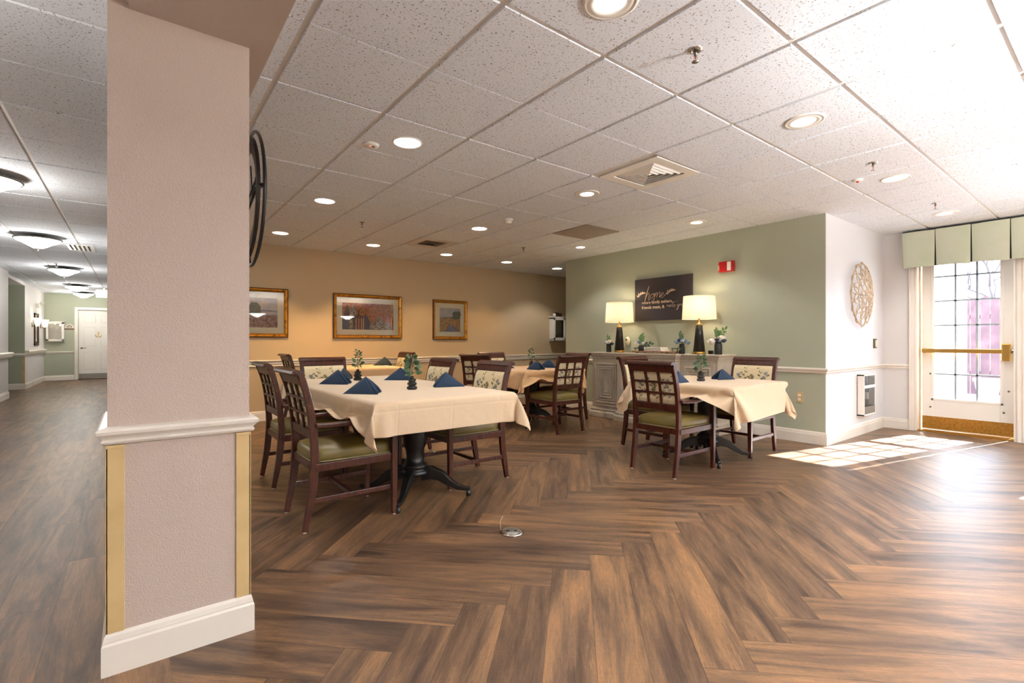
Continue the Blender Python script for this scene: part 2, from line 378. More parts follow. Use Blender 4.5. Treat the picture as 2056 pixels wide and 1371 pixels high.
# ------------------------------------------------------------------ floor: real planks, herringbone at 45 degrees, straight planks in the corridor
XW, YS = -2.04, -4.6        # corridor left wall, wall behind the camera
XE = 7.80                   # door wall
SPLIT = .10
def clip(poly, a, b, c):    # keep a*x+b*y<=c ; poly of (x,y,u,v)
    out = []
    for i in range(len(poly)):
        p, q = poly[i], poly[(i+1) % len(poly)]
        dp, dq = a*p[0]+b*p[1]-c, a*q[0]+b*q[1]-c
        if dp <= 0: out.append(p)
        if dp*dq < 0:
            t = dp/(dp-dq); out.append(tuple(p[k]+t*(q[k]-p[k]) for k in range(4)))
    return out
def make_floor():
    W, L = .182, 1.22; s2 = math.sqrt(2); vs = []; fs = []; uvs = []; ed = []; tone = []
    def emit(poly, cons):
        for a, b, c in cons:
            poly = clip(poly, a, b, c)
            if len(poly) < 3: return
        o = len(vs); r = random.random(); ou, ov = random.random()*40, random.random()*40
        for p in poly: vs.append((p[0], p[1], 0)); 
        fs.append(tuple(range(o, o+len(poly))))
        for p in poly: uvs.append((p[2]+ou, p[3]+ov)); ed.append((p[2], p[3]))
        tone.append((r, len(poly)))
    din = [(-1, 0, -SPLIT), (1, 0, 10.0), (0, 1, 8.6), (0, -1, -YS)]
    y0 = .929; x0 = 1.938-.1287
    toxy = lambda p, q: ((p+q)/s2+x0, (p-q)/s2+y0)
    for j in range(-5, 7):
        for k in range(-45, 50):
            op, oq = k*W+j*L, k*W-j*L
            a = [(op, oq, 0, 0), (op+L, oq, L, 0), (op+L, oq+W, L, W), (op, oq+W, 0, W)]
            vp, vq = op+L, oq+W-L
            b = [(vp, vq, 0, 0), (vp+W, vq, 0, W), (vp+W, vq+L, L, W), (vp, vq+L, L, 0)]
            for poly in (a, b): emit([(*toxy(p[0], p[1]), p[2], p[3]) for p in poly], din)
    cor = [(1, 0, SPLIT), (-1, 0, 3.4), (0, 1, 19.4), (0, -1, -YS)]
    c = SPLIT; i = 0
    while c > -3.6:
        y = YS - [0, .45, .85, .2, .62][i % 5]*1.3
        while y < 19.5: emit([(c-W, y, 0, 0), (c, y, 0, W), (c, y+L, L, W), (c-W, y+L, L, 0)], cor); y += L
        c -= W; i += 1
    me = bpy.data.meshes.new('floor'); me.from_pydata(vs, [], fs); me.materials.append(M['floor'])
    u1 = me.uv_layers.new(name='plank'); u2 = me.uv_layers.new(name='edge')
    for i, (a, b) in enumerate(zip(uvs, ed)): u1.data[i].uv = a; u2.data[i].uv = b
    ca = me.color_attributes.new('tone', 'FLOAT_COLOR', 'CORNER'); n = 0
    for r, c_ in tone:
        for _ in range(c_): ca.data[n].color = (r, r, r, 1); n += 1
    bm = bmesh.new(); bm.from_mesh(me)
    for f in bm.faces:
        if f.normal.z < 0: f.normal_flip()
    bm.to_mesh(me); bm.free()
    o = bpy.data.objects.new('floor', me); C.objects.link(o); struct(o)
make_floor()

# ------------------------------------------------------------------ ceiling: lay-in tiles over a recessed grid
GX, GY, T = 1.205, 2.219, .6096
def make_ceiling():
    t = MB(); tm, gm = M['tile'], M['tee']
    holes = [(3.366, 2.5), (3.29, 6.17), (4.525, 4.355)]
    for i in range(-9, 15):
        for j in range(-12, 30):
            x0, y0 = GX+i*T, GY+j*T; x1, y1 = x0+T, y0+T
            cx, cy = x0+T/2, y0+T/2
            if cx > -.2 and cy > 8.6: continue
            if cx > XE+.2 and cy < 5.8: continue
            if any(abs(cx-h[0]) < .3 and abs(cy-h[1]) < .3 for h in holes): continue
            major0, major1 = j % 2 == 1, j % 2 == 0
            if j < -1: major0 = major1 = True
            g = .011; g0, g1 = (.011 if major0 else .003), (.011 if major1 else .003)
            xa, xb, ya, yb, z0, z1, e = x0+g, x1-g, y0+g0, y1-g1, CEIL, CEIL+.012, .004
            vs = [(xa+e, ya+e*.6, z0), (xb-e, ya+e*.6, z0), (xb-e, yb-e*.6, z0), (xa+e, yb-e*.6, z0), (xa, ya, z1), (xb, ya, z1), (xb, yb, z1), (xa, yb, z1)]
            t.add(vs, [(3, 2, 1, 0), (0, 1, 5, 4), (1, 2, 6, 5), (2, 3, 7, 6), (3, 0, 4, 7)], tm)
    t.box(-2.9, -.2, YS, 19.4, CEIL+.009, CEIL+.02, gm); t.box(-.2, XE+.2, YS, 8.7, CEIL+.009, CEIL+.02, gm); t.box(XE+.2, 10.2, 5.9, 8.7, CEIL+.009, CEIL+.02, gm)
    struct(t.build('ceiling', fix=False))
make_ceiling()

# ------------------------------------------------------------------ walls
def wallbox(name, x0, x1, y0, y1, m, z0=0, z1=CEIL+.02): return struct(MB().box(x0, x1, y0, y1, z0, z1, m).build(name))
wallbox('wall_back', -.22, 9.6, 7.65, 7.77, M['wall_cream'])
b = MB(); b.box(5.91, 6.03, 2.1, 6.115, 0, CEIL+.02, M['wall_green']).box(6.03, 9.6, 6.0, 6.115, 0, CEIL+.02, M['wall_green'])
struct(b.build('wall_green'))
wallbox('wall_alcove', 5.912, 7.92, 2.098, 2.2, M['wall_white'])
b = MB()   # door wall with three openings
ops = [(.86, 1.77, 0, 2.40), (-1.1, -.05, .35, 2.2), (-2.9, -1.25, .35, 2.2)]
ys = [2.1, 1.77, .86, -.05, -1.1, -1.25, -2.9, YS]
for i in range(len(ys)-1):
    hi, lo = ys[i], ys[i+1]; op = [o for o in ops if abs(o[0]-lo) < 1e-6 and abs(o[1]-hi) < 1e-6]
    if op: b.box(XE, XE+.2, lo, hi, op[0][3], CEIL+.02, M['wall_pale']); 
    if op and op[0][2] > 0: b.box(XE, XE+.2, lo, hi, 0, op[0][2], M['wall_pale'])
    if not op: b.box(XE, XE+.2, lo, hi, 0, CEIL+.02, M['wall_pale'])
struct(b.build('wall_door_side'))
wallbox('wall_behind_camera', XW-.1, XE+.2, YS-.12, YS, M['wall_cream'])
wallbox('wall_far_passage', 9.5, 9.62, 6.115, 7.65, M['wall_cream'])
b = MB()   # corridor left wall with the recess
b.box(XW-.12, XW+.06, YS, 13.8, 0, CEIL+.02, M['wall_pale']).box(XW-.12, XW, 16.15, 19.3, 0, CEIL+.02, M['wall_pale']).box(XW-.12, XW, 13.8, 16.15, 2.44, CEIL+.02, M['wall_pale'])
struct(b.build('wall_corridor_left'))
b = MB(); b.box(-3.0, XW-.002, 16.14, 16.25, 0, 2.46, M['wall_green']).box(-3.1, -3.0, 13.7, 16.25, 0, 2.46, M['wall_green']).box(-3.0, XW-.12, 13.7, 13.8, 0, 2.46, M['wall_green']).box(-3.0, XW-.12, 13.8, 16.15, 2.44, 2.46, M['wall_pale'])
struct(b.build('wall_corridor_recess'))
b = MB(); b.box(XW-.12, -1.31, 19.25, 19.35, 0, CEIL+.02, M['wall_green']).box(-.40, 0, 19.25, 19.35, 0, CEIL+.02, M['wall_green']).box(-1.31, -.40, 19.25, 19.35, 2.06, CEIL+.02, M['wall_green'])
struct(b.build('wall_corridor_end'))
wallbox('light_block_corridor_door', -1.5, -.2, 19.36, 19.45, M['wall_cream'])  # unseen, added to stop light leaking in under the corridor door
wallbox('wall_corridor_right', -.22, -.10, 7.77, 19.3, M['wall_pale'])
# column and soffit
CX0, CX1, CY0, CY1 = -.072, .356, 2.14, 2.66
wallbox('wall_column', CX0, CX1, CY0, CY1, M['column'], 0, CEIL+.01)
b = MB(); b.box(-.016, .43, YS, CY0, 2.272, CEIL+.01, M['column']).box(-.072, -.016, YS, CY0, 2.292, CEIL+.01, M['column']).box(CX1, .43, CY0, 7.65, 2.272, CEIL+.01, M['column'])
b.box(CX0, CX1, CY1, 7.65, 2.272, CEIL+.01, M['column'])
struct(b.build('ceiling_soffit'))

# ------------------------------------------------------------------ trim
RAIL = [(0, .775), (.012, .778), (.017, .786), (.012, .793), (.016, .80), (.028, .812), (.030, .822), (.022, .831), (.006, .834), (0, .836)]
BASE = [(0, 0), (.016, 0), (.016, .100), (.012, .108), (.012, .113), (.009, .128), (.004, .136), (0, .138)]
BIGRAIL = [(0, .765), (.014, .767), (.020, .776), (.014, .786), (.016, .80), (.026, .806), (.026, .818), (.018, .826), (.034, .838), (.040, .848), (.030, .856), (0, .858)]
def run(name, prof, segs, m='trim', bev=0):
    b = MB()
    for p0, p1, ins in segs: b.extrude(prof, p0, p1, M[m], ins)
    return struct(b.build(name))
# 'out' is to the right of travel
run('baseboard_green', BASE, [((5.91, 6.115), (5.91, 2.1), (0, -1)), ((5.91, 2.098), (XE, 2.098), (-1, 1))][:1])
run('baseboard_alcove', BASE, [((5.91, 2.098), (XE, 2.098), (-1, 1))])
run('baseboard_door_side', BASE, [((XE, 2.098), (XE, 1.80), (1, 0)), ((XE, .80), (XE, YS), (0, 0))])
run('baseboard_back', BASE, [((-.1, 7.65), (9.5, 7.65), (0, 0))])
run('baseboard_column', BASE, [((CX0, CY1), (CX0, CY0), (0, -1)), ((CX0, CY0), (CX1, CY0), (-1, -1)), ((CX1, CY0), (CX1, CY1), (-1, 0))][0:0] or
    [((CX0, CY0), (CX1, CY0), (-1, -1)), ((CX1, CY0), (CX1, CY1), (-1, 0)), ((CX0, CY1), (CX0, CY0), (0, -1))])
run('baseboard_corridor_left', BASE, [((XW+.06, YS), (XW+.06, 13.8), (0, 0)), ((XW, 16.15), (XW, 19.25), (0, 1)), ((-3.0, 16.14), (XW, 16.14), (0, 0))])
run('baseboard_corridor_end', BASE, [((XW, 19.25), (-1.40, 19.25), (1, 0)), ((-.31, 19.25), (-.22, 19.25), (0, 0))])
run('trim_chair_rail_green', RAIL, [((5.91, 6.115), (5.91, 5.19), (0, 0)), ((5.91, 3.07), (5.91, 2.1), (0, -1))])
run('trim_chair_rail_alcove', RAIL, [((5.91, 2.098), (XE, 2.098), (-1, 1)), ((XE, 2.098), (XE, 1.81), (1, 0))])
run('trim_chair_rail_back', BIGRAIL, [((-.1, 7.65), (9.5, 7.65), (0, 0))])
run('trim_chair_rail_column', RAIL, [((CX0, CY0), (CX1, CY0), (-1, -1)), ((CX1, CY0), (CX1, CY1), (-1, 0)), ((CX0, CY1), (CX0, CY0), (0, -1))])
HAND = [(0, .80), (.03, .80), (.05, .815), (.05, .83), (.066, .84), (.066, .86), (.08, .872), (.08, .895), (.06, .91), (0, .915)]
run('trim_handrail_corridor', HAND, [((XW+.06, YS), (XW+.06, 13.84), (0, 0)), ((XW, 16.15), (XW, 19.25), (0, 1))])
run('trim_chair_rail_corridor', RAIL, [((XW, 19.25), (-1.40, 19.25), (1, 0)), ((-3.0, 16.14), (XW, 16.14), (0, 0))])
b = MB()
for x in (CX0-.004, CX1-.046):
    b.box(x, x+.05, CY0-.006, CY0+.002, .138, .772, M['guard']); b.box(x-.001, x+.051, CY0-.010, CY0+.002, .762, .774, M['guard'])
b.box(CX0-.005, CX0+.002, CY0-.006, CY0+.05, .138, .772, M['guard']); b.box(CX1-.002, CX1+.005, CY0-.006, CY0+.05, .138, .772, M['guard'])
struct(b.build('trim_corner_guard_column', bevel=.0015))
b = MB(); b.box(-2.09, XW+.002, 16.13, 16.142, .14, .77, M['guard']); struct(b.build('trim_corner_guard_corridor'))
# casing of the glazed door and of the corridor door
b = MB()
for a, c in ((1.77, 1.80+.02), (.86, .80)):
    b.box(XE-.018, XE, min(a, c), max(a, c), 0, 2.46, M['trim']); b.box(XE-.028, XE, max(a, c)-.018 if c > a else min(a, c), max(a, c) if c > a else min(a, c)+.018, 0, 2.46, M['trim'])
b.box(XE-.0, XE+.2, 1.745, 1.77, 0, 2.4, M['trim']); b.box(XE, XE+.2, .86, .885, 0, 2.4, M['trim']); b.box(XE, XE+.2, .86, 1.77, 2.375, 2.4, M['trim'])
b.box(XE-.018, XE, .80, 1.82, 2.40, 2.46, M['trim'])
b.box(XE+.13, XE+.15, 1.735, 1.748, 0, 2.37, M['brass'])
struct(b.build('trim_door_casing', bevel=.003))
struct(MB().box(XE+.02, XE+.2, .885, 1.745, 0, .014, M['brass']).box(XE+.06, XE+.12, .885, 1.745, .014, .02, M['brass']).build('trim_threshold'))
b = MB(); b.box(-1.39, -1.31, 19.23, 19.25, 0, 2.14, M['trim']).box(-.40, -.32, 19.23, 19.25, 0, 2.14, M['trim']).box(-1.31, -.40, 19.23, 19.25, 2.06, 2.14, M['trim'])
struct(b.build('trim_corridor_door_casing', bevel=.004))

# ------------------------------------------------------------------ glazed exterior door
XD = XE+.155
door = struct(thing('door_1', 'white exterior door with a grid of glass panes, brass push bar and brass kick plate', 'door', (XD, 1.315, 0)))
Y0, Y1, Z0, Z1 = -.413, .413, .018, 2.37
gy0, gy1, gz0, gz1 = -.297, .291, .415, 2.235
b = MB(); b.box(0, .045, gy1, Y1, Z0, Z1, M['white']).box(0, .045, Y0, gy0, Z0, Z1, M['white']).box(0, .045, gy0, gy1, Z0, gz0, M['white']).box(0, .045, gy0, gy1, gz1, Z1, M['white'])
b.box(-.006, 0, gy0-.03, gy1+.03, gz0-.03, gz0-.005, M['white']).box(-.006, 0, gy0-.03, gy0-.006, gz0-.03, gz1, M['white']).box(-.006, 0, gy1+.006, gy1+.03, gz0-.03, gz1, M['white'])
b.build('door_panel', door, bevel=.003)
MB().box(.018, .026, gy0, gy1, gz0, gz1, M['glass']).build('glass_pane', door)
b = MB()
for i in (1, 2): y = gy0+(gy1-gy0)*i/3; b.box(.012, .032, y-.010, y+.010, gz0, gz1, M['muntin'])
for i in range(1, 6): z = gz0+.3035*i; b.box(.012, .032, gy0, gy1, z-.010, z+.010, M['muntin'])
b.build('window_grille', door)
b = MB(); b.box(-.003, 0, Y0+.005, Y1-.005, .03, .185, M['kick']); b.build('kick_plate', door)
pb = MB().box(-.075, -.045, -.33, .40, .985, 1.035, M['brass']).box(-.05, 0, .37, .41, .98, 1.04, M['brass']).build('push_bar', door, bevel=.006)
MB().box(-.065, -.0, Y0+.02, Y0+.10, .90, 1.10, M['brass']).box(-.05, -.02, Y0+.0, Y0+.03, .985, 1.03, M['nickel']).build('latch_housing', pb, bevel=.012)
b = MB()
for y, z in ((.33, .30), (-.33, .30), (.33, .72), (-.37, .55)): b.lathe([(.011, 0), (.009, .008), (.003, .010)], M['nickel'], 0, 0, 10, Matrix.Translation((0, y, z)) @ Matrix.Rotation(R(-90), 4, 'Y'))
b.build('bolt', door)
# two grilled windows further along the same wall (outside the frame, they light the floor; the second is added for daylight)
for k, (a, c) in enumerate(((-1.1, -.05), (-2.9, -1.25))):
    wn = struct(thing('window_%d' % (k+1), 'tall white framed window beside the glazed door' if k == 0 else 'second tall white framed window, added further along the door wall for daylight', 'window', (XE+.1, (a+c)/2, 0)))
    h = (c-a)/2; b = MB()
    for p, q in ((-h, -h+.05), (h-.05, h), (-.025, .025)): b.box(-.02, .03, p, q, .35, 2.2, M['white'])
    b.box(-.02, .03, -h, h, .35, .40, M['white']).box(-.02, .03, -h, h, 2.15, 2.2, M['white']); b.build('window_frame', wn)
    MB().box(0, .006, -h+.05, h-.05, .40, 2.15, M['glass']).build('glass_pane', wn)
    b = MB()
    for i in range(1, 6): z = .4+.292*i; b.box(-.008, .012, -h, h, z-.008, z+.008, M['white'])
    for i in (-2, -1, 1, 2): y = i*h/3; b.box(-.008, .012, y-.008, y+.008, .4, 2.15, M['white'])
    b.build('window_grille', wn)

# pleated valance
def valance():
    t = thing('pleated_valance', 'sage green box-pleated fabric valance above the glazed door', 'valance', (7.68, 1.865, 0))
    b = MB(); y = 0; m = M['valance']; pw = .322; i = 0; zt, zb = 2.488, 2.04
    while y > -4.4:
        n = 10; vs = []; fs = []
        for j in range(7):
            tz = j/6; z = zt+(zb-zt)*tz
            for q in range(n+1):
                s_ = q/n; bulge = .012*math.sin(math.pi*s_)*(.4+.6*tz)+.004*math.sin(5*s_+i*2+3*tz)
                edge = .012*tz*(1 if q in (0, n) else 0)
                gap = .003+.005*tz
                yy = y-gap-(pw-2*gap)*s_; vs.append((-bulge+edge, yy, z+.006*math.sin(3*s_+i)*tz))
        for j in range(6):
            for q in range(n): a = j*(n+1)+q; fs.append((a, a+1, a+n+2, a+n+1))
        b.add(vs, fs, m, True); y -= pw; i += 1
    b.box(.03, .034, .0, -4.45, zb+.01, zt, M['dark']); b.box(.0, .118, -.004, .0, zb+.02, zt, m)
    b.build('fabric', t, fix=False)
    MB().box(.0, .118, -4.45, -.002, zt-.002, zt+.010, M['dark']).build('shadow_board', t)  # dark colour paints the shadow line above the valance
valance()

# ------------------------------------------------------------------ outside
OUT = 'behind the glass door'
struct(MB().box(XE+.2, 40, -25, 25, -.1, -.02, M['patio']).build('ground_patio'))
b = MB().box(8.6, 12.35, 2.02, 2.2, -.02, 3.4, M['stucco']); o = b.build('garden_wall'); tag(o, 'white stucco building wall outside, left of the fence', 'wall')
fx = 14.2
t = thing('wood_fence', 'tall red-brown board fence outside beyond the patio', 'fence', (fx, 0, 0))
for k in range(36):
    y = 3.2-k*.155; b = MB(); h = 2.06+.02*math.sin(k*2.1); b.box(0, .02, y-.148, y, 0.0, h-.03, M['fence']); b.add([(0, y-.148, h-.03), (0, y, h-.03), (0, y-.03, h), (0, y-.118, h), (.02, y-.148, h-.03), (.02, y, h-.03), (.02, y-.03, h), (.02, y-.118, h)], [(0, 1, 2, 3), (7, 6, 5, 4), (0, 3, 7, 4), (1, 5, 6, 2), (3, 2, 6, 7)], M['fence'])
    b.build('board', t)
MB().box(.02, .06, -2.4, 3.2, .4, .5, M['fence']).box(.02, .06, -2.4, 3.2, 1.6, 1.7, M['fence']).build('rail', t)
b = MB().lathe([(.13, -.02), (.19, .36), (.21, .36), (.215, .42), (.19, .42), (.17, .37), (.01, .36)], M['terracotta'], 0, 0, 20)
o = b.build('flower_pot', loc=(12.9, 1.82, 0)); tag(o, 'faded pink terracotta pot on the patio outside the door', 'pot')
b = MB()
for k in range(60): b.ball((random.uniform(-.35, .35), random.uniform(-.3, .3), .12+random.uniform(0, .26)), random.uniform(.04, .08), M['bush'], 6, 4)
o = b.build('low_shrub', loc=(13.7, 1.45, 0)); tag(o, 'low dark shrub at the foot of the red-brown fence', 'shrub')
def bare_tree(x, y, h, name, label, seed):
    rnd = random.Random(seed); b = MB()
    def br(p, d, L, r, dep):
        pts = [p]; q = p.copy(); dd = d.copy()
        for i in range(4): dd = (dd+Vector((rnd.uniform(-.25, .25), rnd.uniform(-.25, .25), rnd.uniform(-.1, .15)))).normalized(); q = q+dd*L/4; pts.append(q.copy())
        b.tube(pts, [r*(1-.12*i) for i in range(5)], M['twig'], 5)
        if dep > 0:
            for i in range(4):
                a = rnd.uniform(0, 6.28); n = (dd+Vector((math.cos(a), math.sin(a), rnd.uniform(-.2, .5)))*.8).normalized()
                br(pts[rnd.randint(2, 4)], n, L*.68, r*.55, dep-1)
    br(Vector((0, 0, -.02)), Vector((0, 0, 1)), h, .09, 4)
    o = b.build(name, loc=(x, y, 0)); tag(o, label, 'tree')
bare_tree(16.6, 2.3, 2.3, 'bare_tree', 'bare winter tree standing beyond the red-brown fence', 4)

# ------------------------------------------------------------------ ceiling fittings
glow = {'n': (M['glow_n'], (1, .95, .90)), 'w': (M['glow_w'], (1, .64, .28)), 'o': (M['glow_off'], (1, .85, .7))}
def downlight(x, y, kind, label, group, fat=False, p=1.0):
    t = thing('recessed_downlight', label, 'ceiling light', (x, y, CEIL), 0, group)
    r = .093; b = MB()
    if fat: b.lathe([(r+.022, 0), (r+.020, -.005), (r+.008, -.008), (r+.004, -.004), (r-.006, -.010), (r-.03, -.006), (r-.032, .0)], M['white'], n=40, cap=False)
    else: b.lathe([(r+.012, 0), (r+.010, -.005), (r, -.006), (r-.003, -.001)], M['white'], n=40, cap=False)
    b.build('trim_ring', t)
    rr = r-.03 if fat else r-.002
    if kind == 'o' or not fat:
        # open can: ribbed reflector seen as a shallow cone under the lens
        MB().lathe([(rr, -.0015), (rr*.5, -.001), (.0005, -.0008)], glow[kind][0], n=40, cap=False).build('lens', t)
    else: MB().lathe([(rr, -.004), (.0005, -.0045)], glow[kind][0], n=40, cap=False).build('lens', t)
    if kind != 'o':
        l = light('SPOT', (0, 0, -.012), P_DOWN*p, glow[kind][1], .05, 118 if kind != 'w' else 106, .45, t)
    return t
rowL = 'recessed ceiling downlights'
D = [(1.51, 3.145, 'n', 0, 'large open recessed downlight above the nearest dining table'),
     (1.49, 4.95, 'n', 0, 'open recessed downlight above the far end of the long left table'),
     (1.48, 6.76, 'w', 0, 'warm recessed downlight nearest the clock, by the back wall'),
     (2.73, 6.80, 'w', 0, 'warm recessed downlight above the table against the back wall'),
     (3.95, 6.82, 'w', 0, 'recessed downlight just past the dark slotted vent by the back wall'),
     (5.16, 6.82, 'w', 0, 'recessed downlight second from the far green corner'),
     (6.37, 6.83, 'n', 0, 'recessed downlight beside the far green corner'),
     (3.36, 5.0, 'n', 0, 'open recessed downlight near the round smoke detector'),
     (1.54, 1.33, 'n', 1, 'large ringed downlight cut by the top edge of the picture'),
     (3.34, 1.305, 'n', 1, 'bright ringed downlight between the two nearest sprinklers'),
     (3.37, 3.2, 'n', 1, 'ringed downlight just beyond the big white square vent'),
     (5.185, 3.185, 'n', 1, 'ringed downlight nearest the top of the green wall'),
     (5.2, 5.07, 'n', 1, 'ringed downlight just beyond the flat grey return vent'),
     (5.13, 1.291, 'o', 0, 'unlit wide downlight with a reflective cone over the bright floor'),
     (6.953, 1.312, 'n', 1, 'faint ringed downlight closest to the valance')]
for x, y, k, f, lb in D: downlight(x, y, k, lb, rowL, f, {1.48: 2.7, 2.73: 2.7, 3.95: 1.3, 5.16: 1.0}.get(x, 1.0))
for x, y in ((1.5, -.6), (5.2, -.6), (3.3, -2.4), (6.9, -2.4), (1.5, -2.4)): downlight(x, y, 'n', 'ringed downlight in the part of the room behind the viewer', rowL, True, 1.9)

def sprinkler(x, y, label, drop=1.0):
    t = thing('fire_sprinkler', label, 'sprinkler', (x, y, CEIL), 0, 'pendent sprinklers on the ceiling')
    MB().lathe([(.034, 0), (.033, -.004), (.018, -.009), (.014, -.004)], M['chrome'], n=20, cap=False).build('escutcheon', t)
    b = MB().lathe([(.008, -.03), (.009, 0)], M['nickel'], n=10)
    for s in (-1, 1): b.tube([(s*.008, 0, -.022), (s*.015, 0, -.034), (s*.012, 0, -.05), (0, 0, -.056)], .0022, M['chrome'], 6)
    b.build('frame', t)
    MB().lathe([(.002, -.056), (.003, -.03)], M['red'], n=8).build('glass_bulb', t)
    MB().lathe([(.017, -.058), (.017, -.056)], M['chrome'], n=12).build('deflector', t)
for x, y, lb in ((2.115, 1.306, 'large chrome sprinkler nearest the viewer, top of the picture'), (2.1, 5.57, 'small dark sprinkler above the left tables'), (4.558, 5.614, 'sprinkler near the green corner and the grey return vent'),
                 (4.55, 1.286, 'sprinkler over the bright floor, beside the unlit downlight'), (6.373, 1.279, 'sprinkler closest to the valance'), (-1.10, 11.9, 'sprinkler on the corridor ceiling')): sprinkler(x, y, lb)

def diffuser(x, y, label, white=True):
    t = thing('ceiling_diffuser', label, 'vent', (x, y, CEIL), 0)
    m = M['white_gloss'] if white else M['tee']; b = MB(); a = .292; c = .205 if white else .17
    for (x0, x1, y0, y1) in ((-a, a, -a, -c), (-a, a, c, a), (-a, -c, -c, c), (c, a, -c, c)): b.box(x0, x1, y0, y1, -.004, .006, m)
    b.build('frame', t, bevel=.002)
    MB().box(-c, c, -c, c, .05, .055, M['diffuser_dark']).build('duct', t)
    for k in range(5):      # nested pyramid louvres
        s = c*(1-.2*k)-.004; s2 = s-.030; z0, z1 = -.003, .020; vs = []; d = .003
        for q, z in ((s, z1), (s2, z0), (s2-d, z0), (s-d, z1)): vs += [(-q, -q, z), (q, -q, z), (q, q, z), (-q, q, z)]
        fs = []
        for r_ in range(3):
            for i in range(4): j = (i+1) % 4; fs.append((r_*4+i, r_*4+j, r_*4+4+j, r_*4+4+i))
        MB().add(vs, fs, m if white else M['nickel']).build('louvre', t)
diffuser(3.366+.03, 2.524, 'big white square supply vent with nested louvres')
diffuser(3.339, 6.18, 'smaller dark slotted supply vent near the back wall', False)
b = MB().box(-.30, .30, -.30, .30, -.003, .006, M['ret']); o = b.build('return_grille', loc=(4.558, 4.353, CEIL)); tag(o, 'flat grey square return-air grille in the ceiling', 'vent')
t = thing('smoke_detector', 'round white smoke detector hanging under the ceiling near the back tables', 'smoke detector', (3.361, 4.418, CEIL))
MB().lathe([(.05, -.02), (.058, 0)], M['white_gloss'], n=24).build('base', t); MB().lathe([(.026, -.052), (.038, -.046), (.042, -.022)], M['white_gloss'], n=24).build('sensor_head', t)
t = thing('occupancy_sensor', 'flat oval white ceiling sensor with red indicator beside the open downlight', 'sensor', (1.322, 3.334, CEIL))
MB().lathe([(.03, -.016), (.05, -.012), (.056, 0)], M['white_gloss'], n=28).build('housing', t)
MB().lathe([(.002, -.019), (.005, -.015)], M['glow_red'], n=8).build('indicator', t, loc=(-.012, -.008, 0)); MB().lathe([(.008, -.019), (.009, -.014)], M['dark'], n=10).build('lens', t, loc=(.012, -.012, 0))
t = thing('ceiling_sensor', 'small white ceiling sensor with red lens by the unlit downlight', 'sensor', (4.921, 1.502, CEIL))
MB().lathe([(.03, -.014), (.045, 0)], M['white_gloss'], n=20).build('housing', t); MB().lathe([(.008, -.024), (.012, -.013)], M['red'], n=10).build('lens', t)

def bowl(x, y, label, z=CEIL, r=.235, hang=0, group='alabaster bowl lights along the corridor'):
    t = thing('bowl_light', label, 'ceiling light', (x, y, z), 0, group)
    MB().lathe([(r, -.055-hang), (r+.008, -.045-hang), (r, -.035-hang), (.10, -.02-hang), (.08, 0)] if not hang else [(r, -.055-hang), (r+.008, -.045-hang), (r-.01, -.04-hang)], M['nickel'], n=32, cap=False).build('metal_rim', t)
    MB().lathe([(.001, -.165-hang), (.05, -.160-hang), (.10, -.135-hang), (.15, -.10-hang), (.205, -.078-hang), (r-.006, -.052-hang)], M['glow_pend' if hang else 'glow_bowl'], n=32, cap=False).build('glass_bowl', t)
    MB().lathe([(.002, -.195-hang), (.010, -.188-hang), (.006, -.178-hang), (.014, -.168-hang), (.012, -.160-hang)], M['nickel'], n=12).build('finial', t)
    if hang:
        b = MB()
        for a in (0, 2.09, 4.19): b.tube([(r*.95*math.cos(a), r*.95*math.sin(a), -.045-hang), (.02*math.cos(a), .02*math.sin(a), -.02)], .005, M['nickel'], 6)
        b.lathe([(.06, -.03), (.07, 0)], M['nickel'], n=20); b.build('hanging_rod', t)
    if not hang: light('POINT', (0, 0, -.24), P_BOWL*.6, (1, .95, .88), .12, parent=t)
    else: light('POINT', (0, 0, -.085-hang), P_BOWL*(4.8 if x > 4 else 13), (1, .96, .92), .05, parent=t)      # the bulb inside the open bowl
for x, y, lb in ((-.985, 5.85, 'nearest corridor bowl light, cut by the left edge'), (-1.0, 8.9, 'second corridor bowl light from the viewer'), (-1.04, 12.4, 'third corridor bowl light, beside the sprinkler'),
                 (-1.11, 16.0, 'fourth corridor bowl light from the viewer'), (-1.13, 18.3, 'farthest corridor bowl light, before the green end wall')): bowl(x, y, lb)
for x in (-1.0,): bowl(x, 2.4, 'corridor bowl light level with the column, outside the picture'); bowl(x, -1.2, 'corridor bowl light behind the viewer')
for x, y in ((5.6, -.9), (2.9, -.9), (5.0, -3.0), (1.6, -3.0)): bowl(x, y, 'hanging alabaster bowl light behind the viewer, rear two added to brighten the ceiling', CEIL, .24, .50, 'hanging bowl lights behind the viewer')  # the rear pair is added, unseen, to spread uplight over the ceiling
for x, y, lb in ((-.62, 9.65, 'small white slotted vent on the corridor ceiling by the second bowl light'), (-.62, 17.2, 'small white slotted vent at the far end of the corridor ceiling')):
    t = thing('slot_vent', lb, 'vent', (x, y, CEIL)); MB().box(-.15, .15, -.28, .28, -.004, .004, M['white_gloss']).build('frame', t)
    b = MB()
    for k in range(5): b.box(-.12+.05*k, -.10+.05*k, -.24, .24, -.007, -.003, M['diffuser_dark'])
    b.build('slot', t)
t = thing('exit_sign', 'white box sign hanging from the corridor ceiling, edge showing past the column', 'sign', (-.62, 16.5, CEIL))
MB().box(-.16, .16, -.03, .03, -.26, -.05, M['white_gloss']).build('housing', t, bevel=.004); MB().box(-.02, .02, -.02, .02, -.05, 0, M['white_gloss']).build('mount', t)

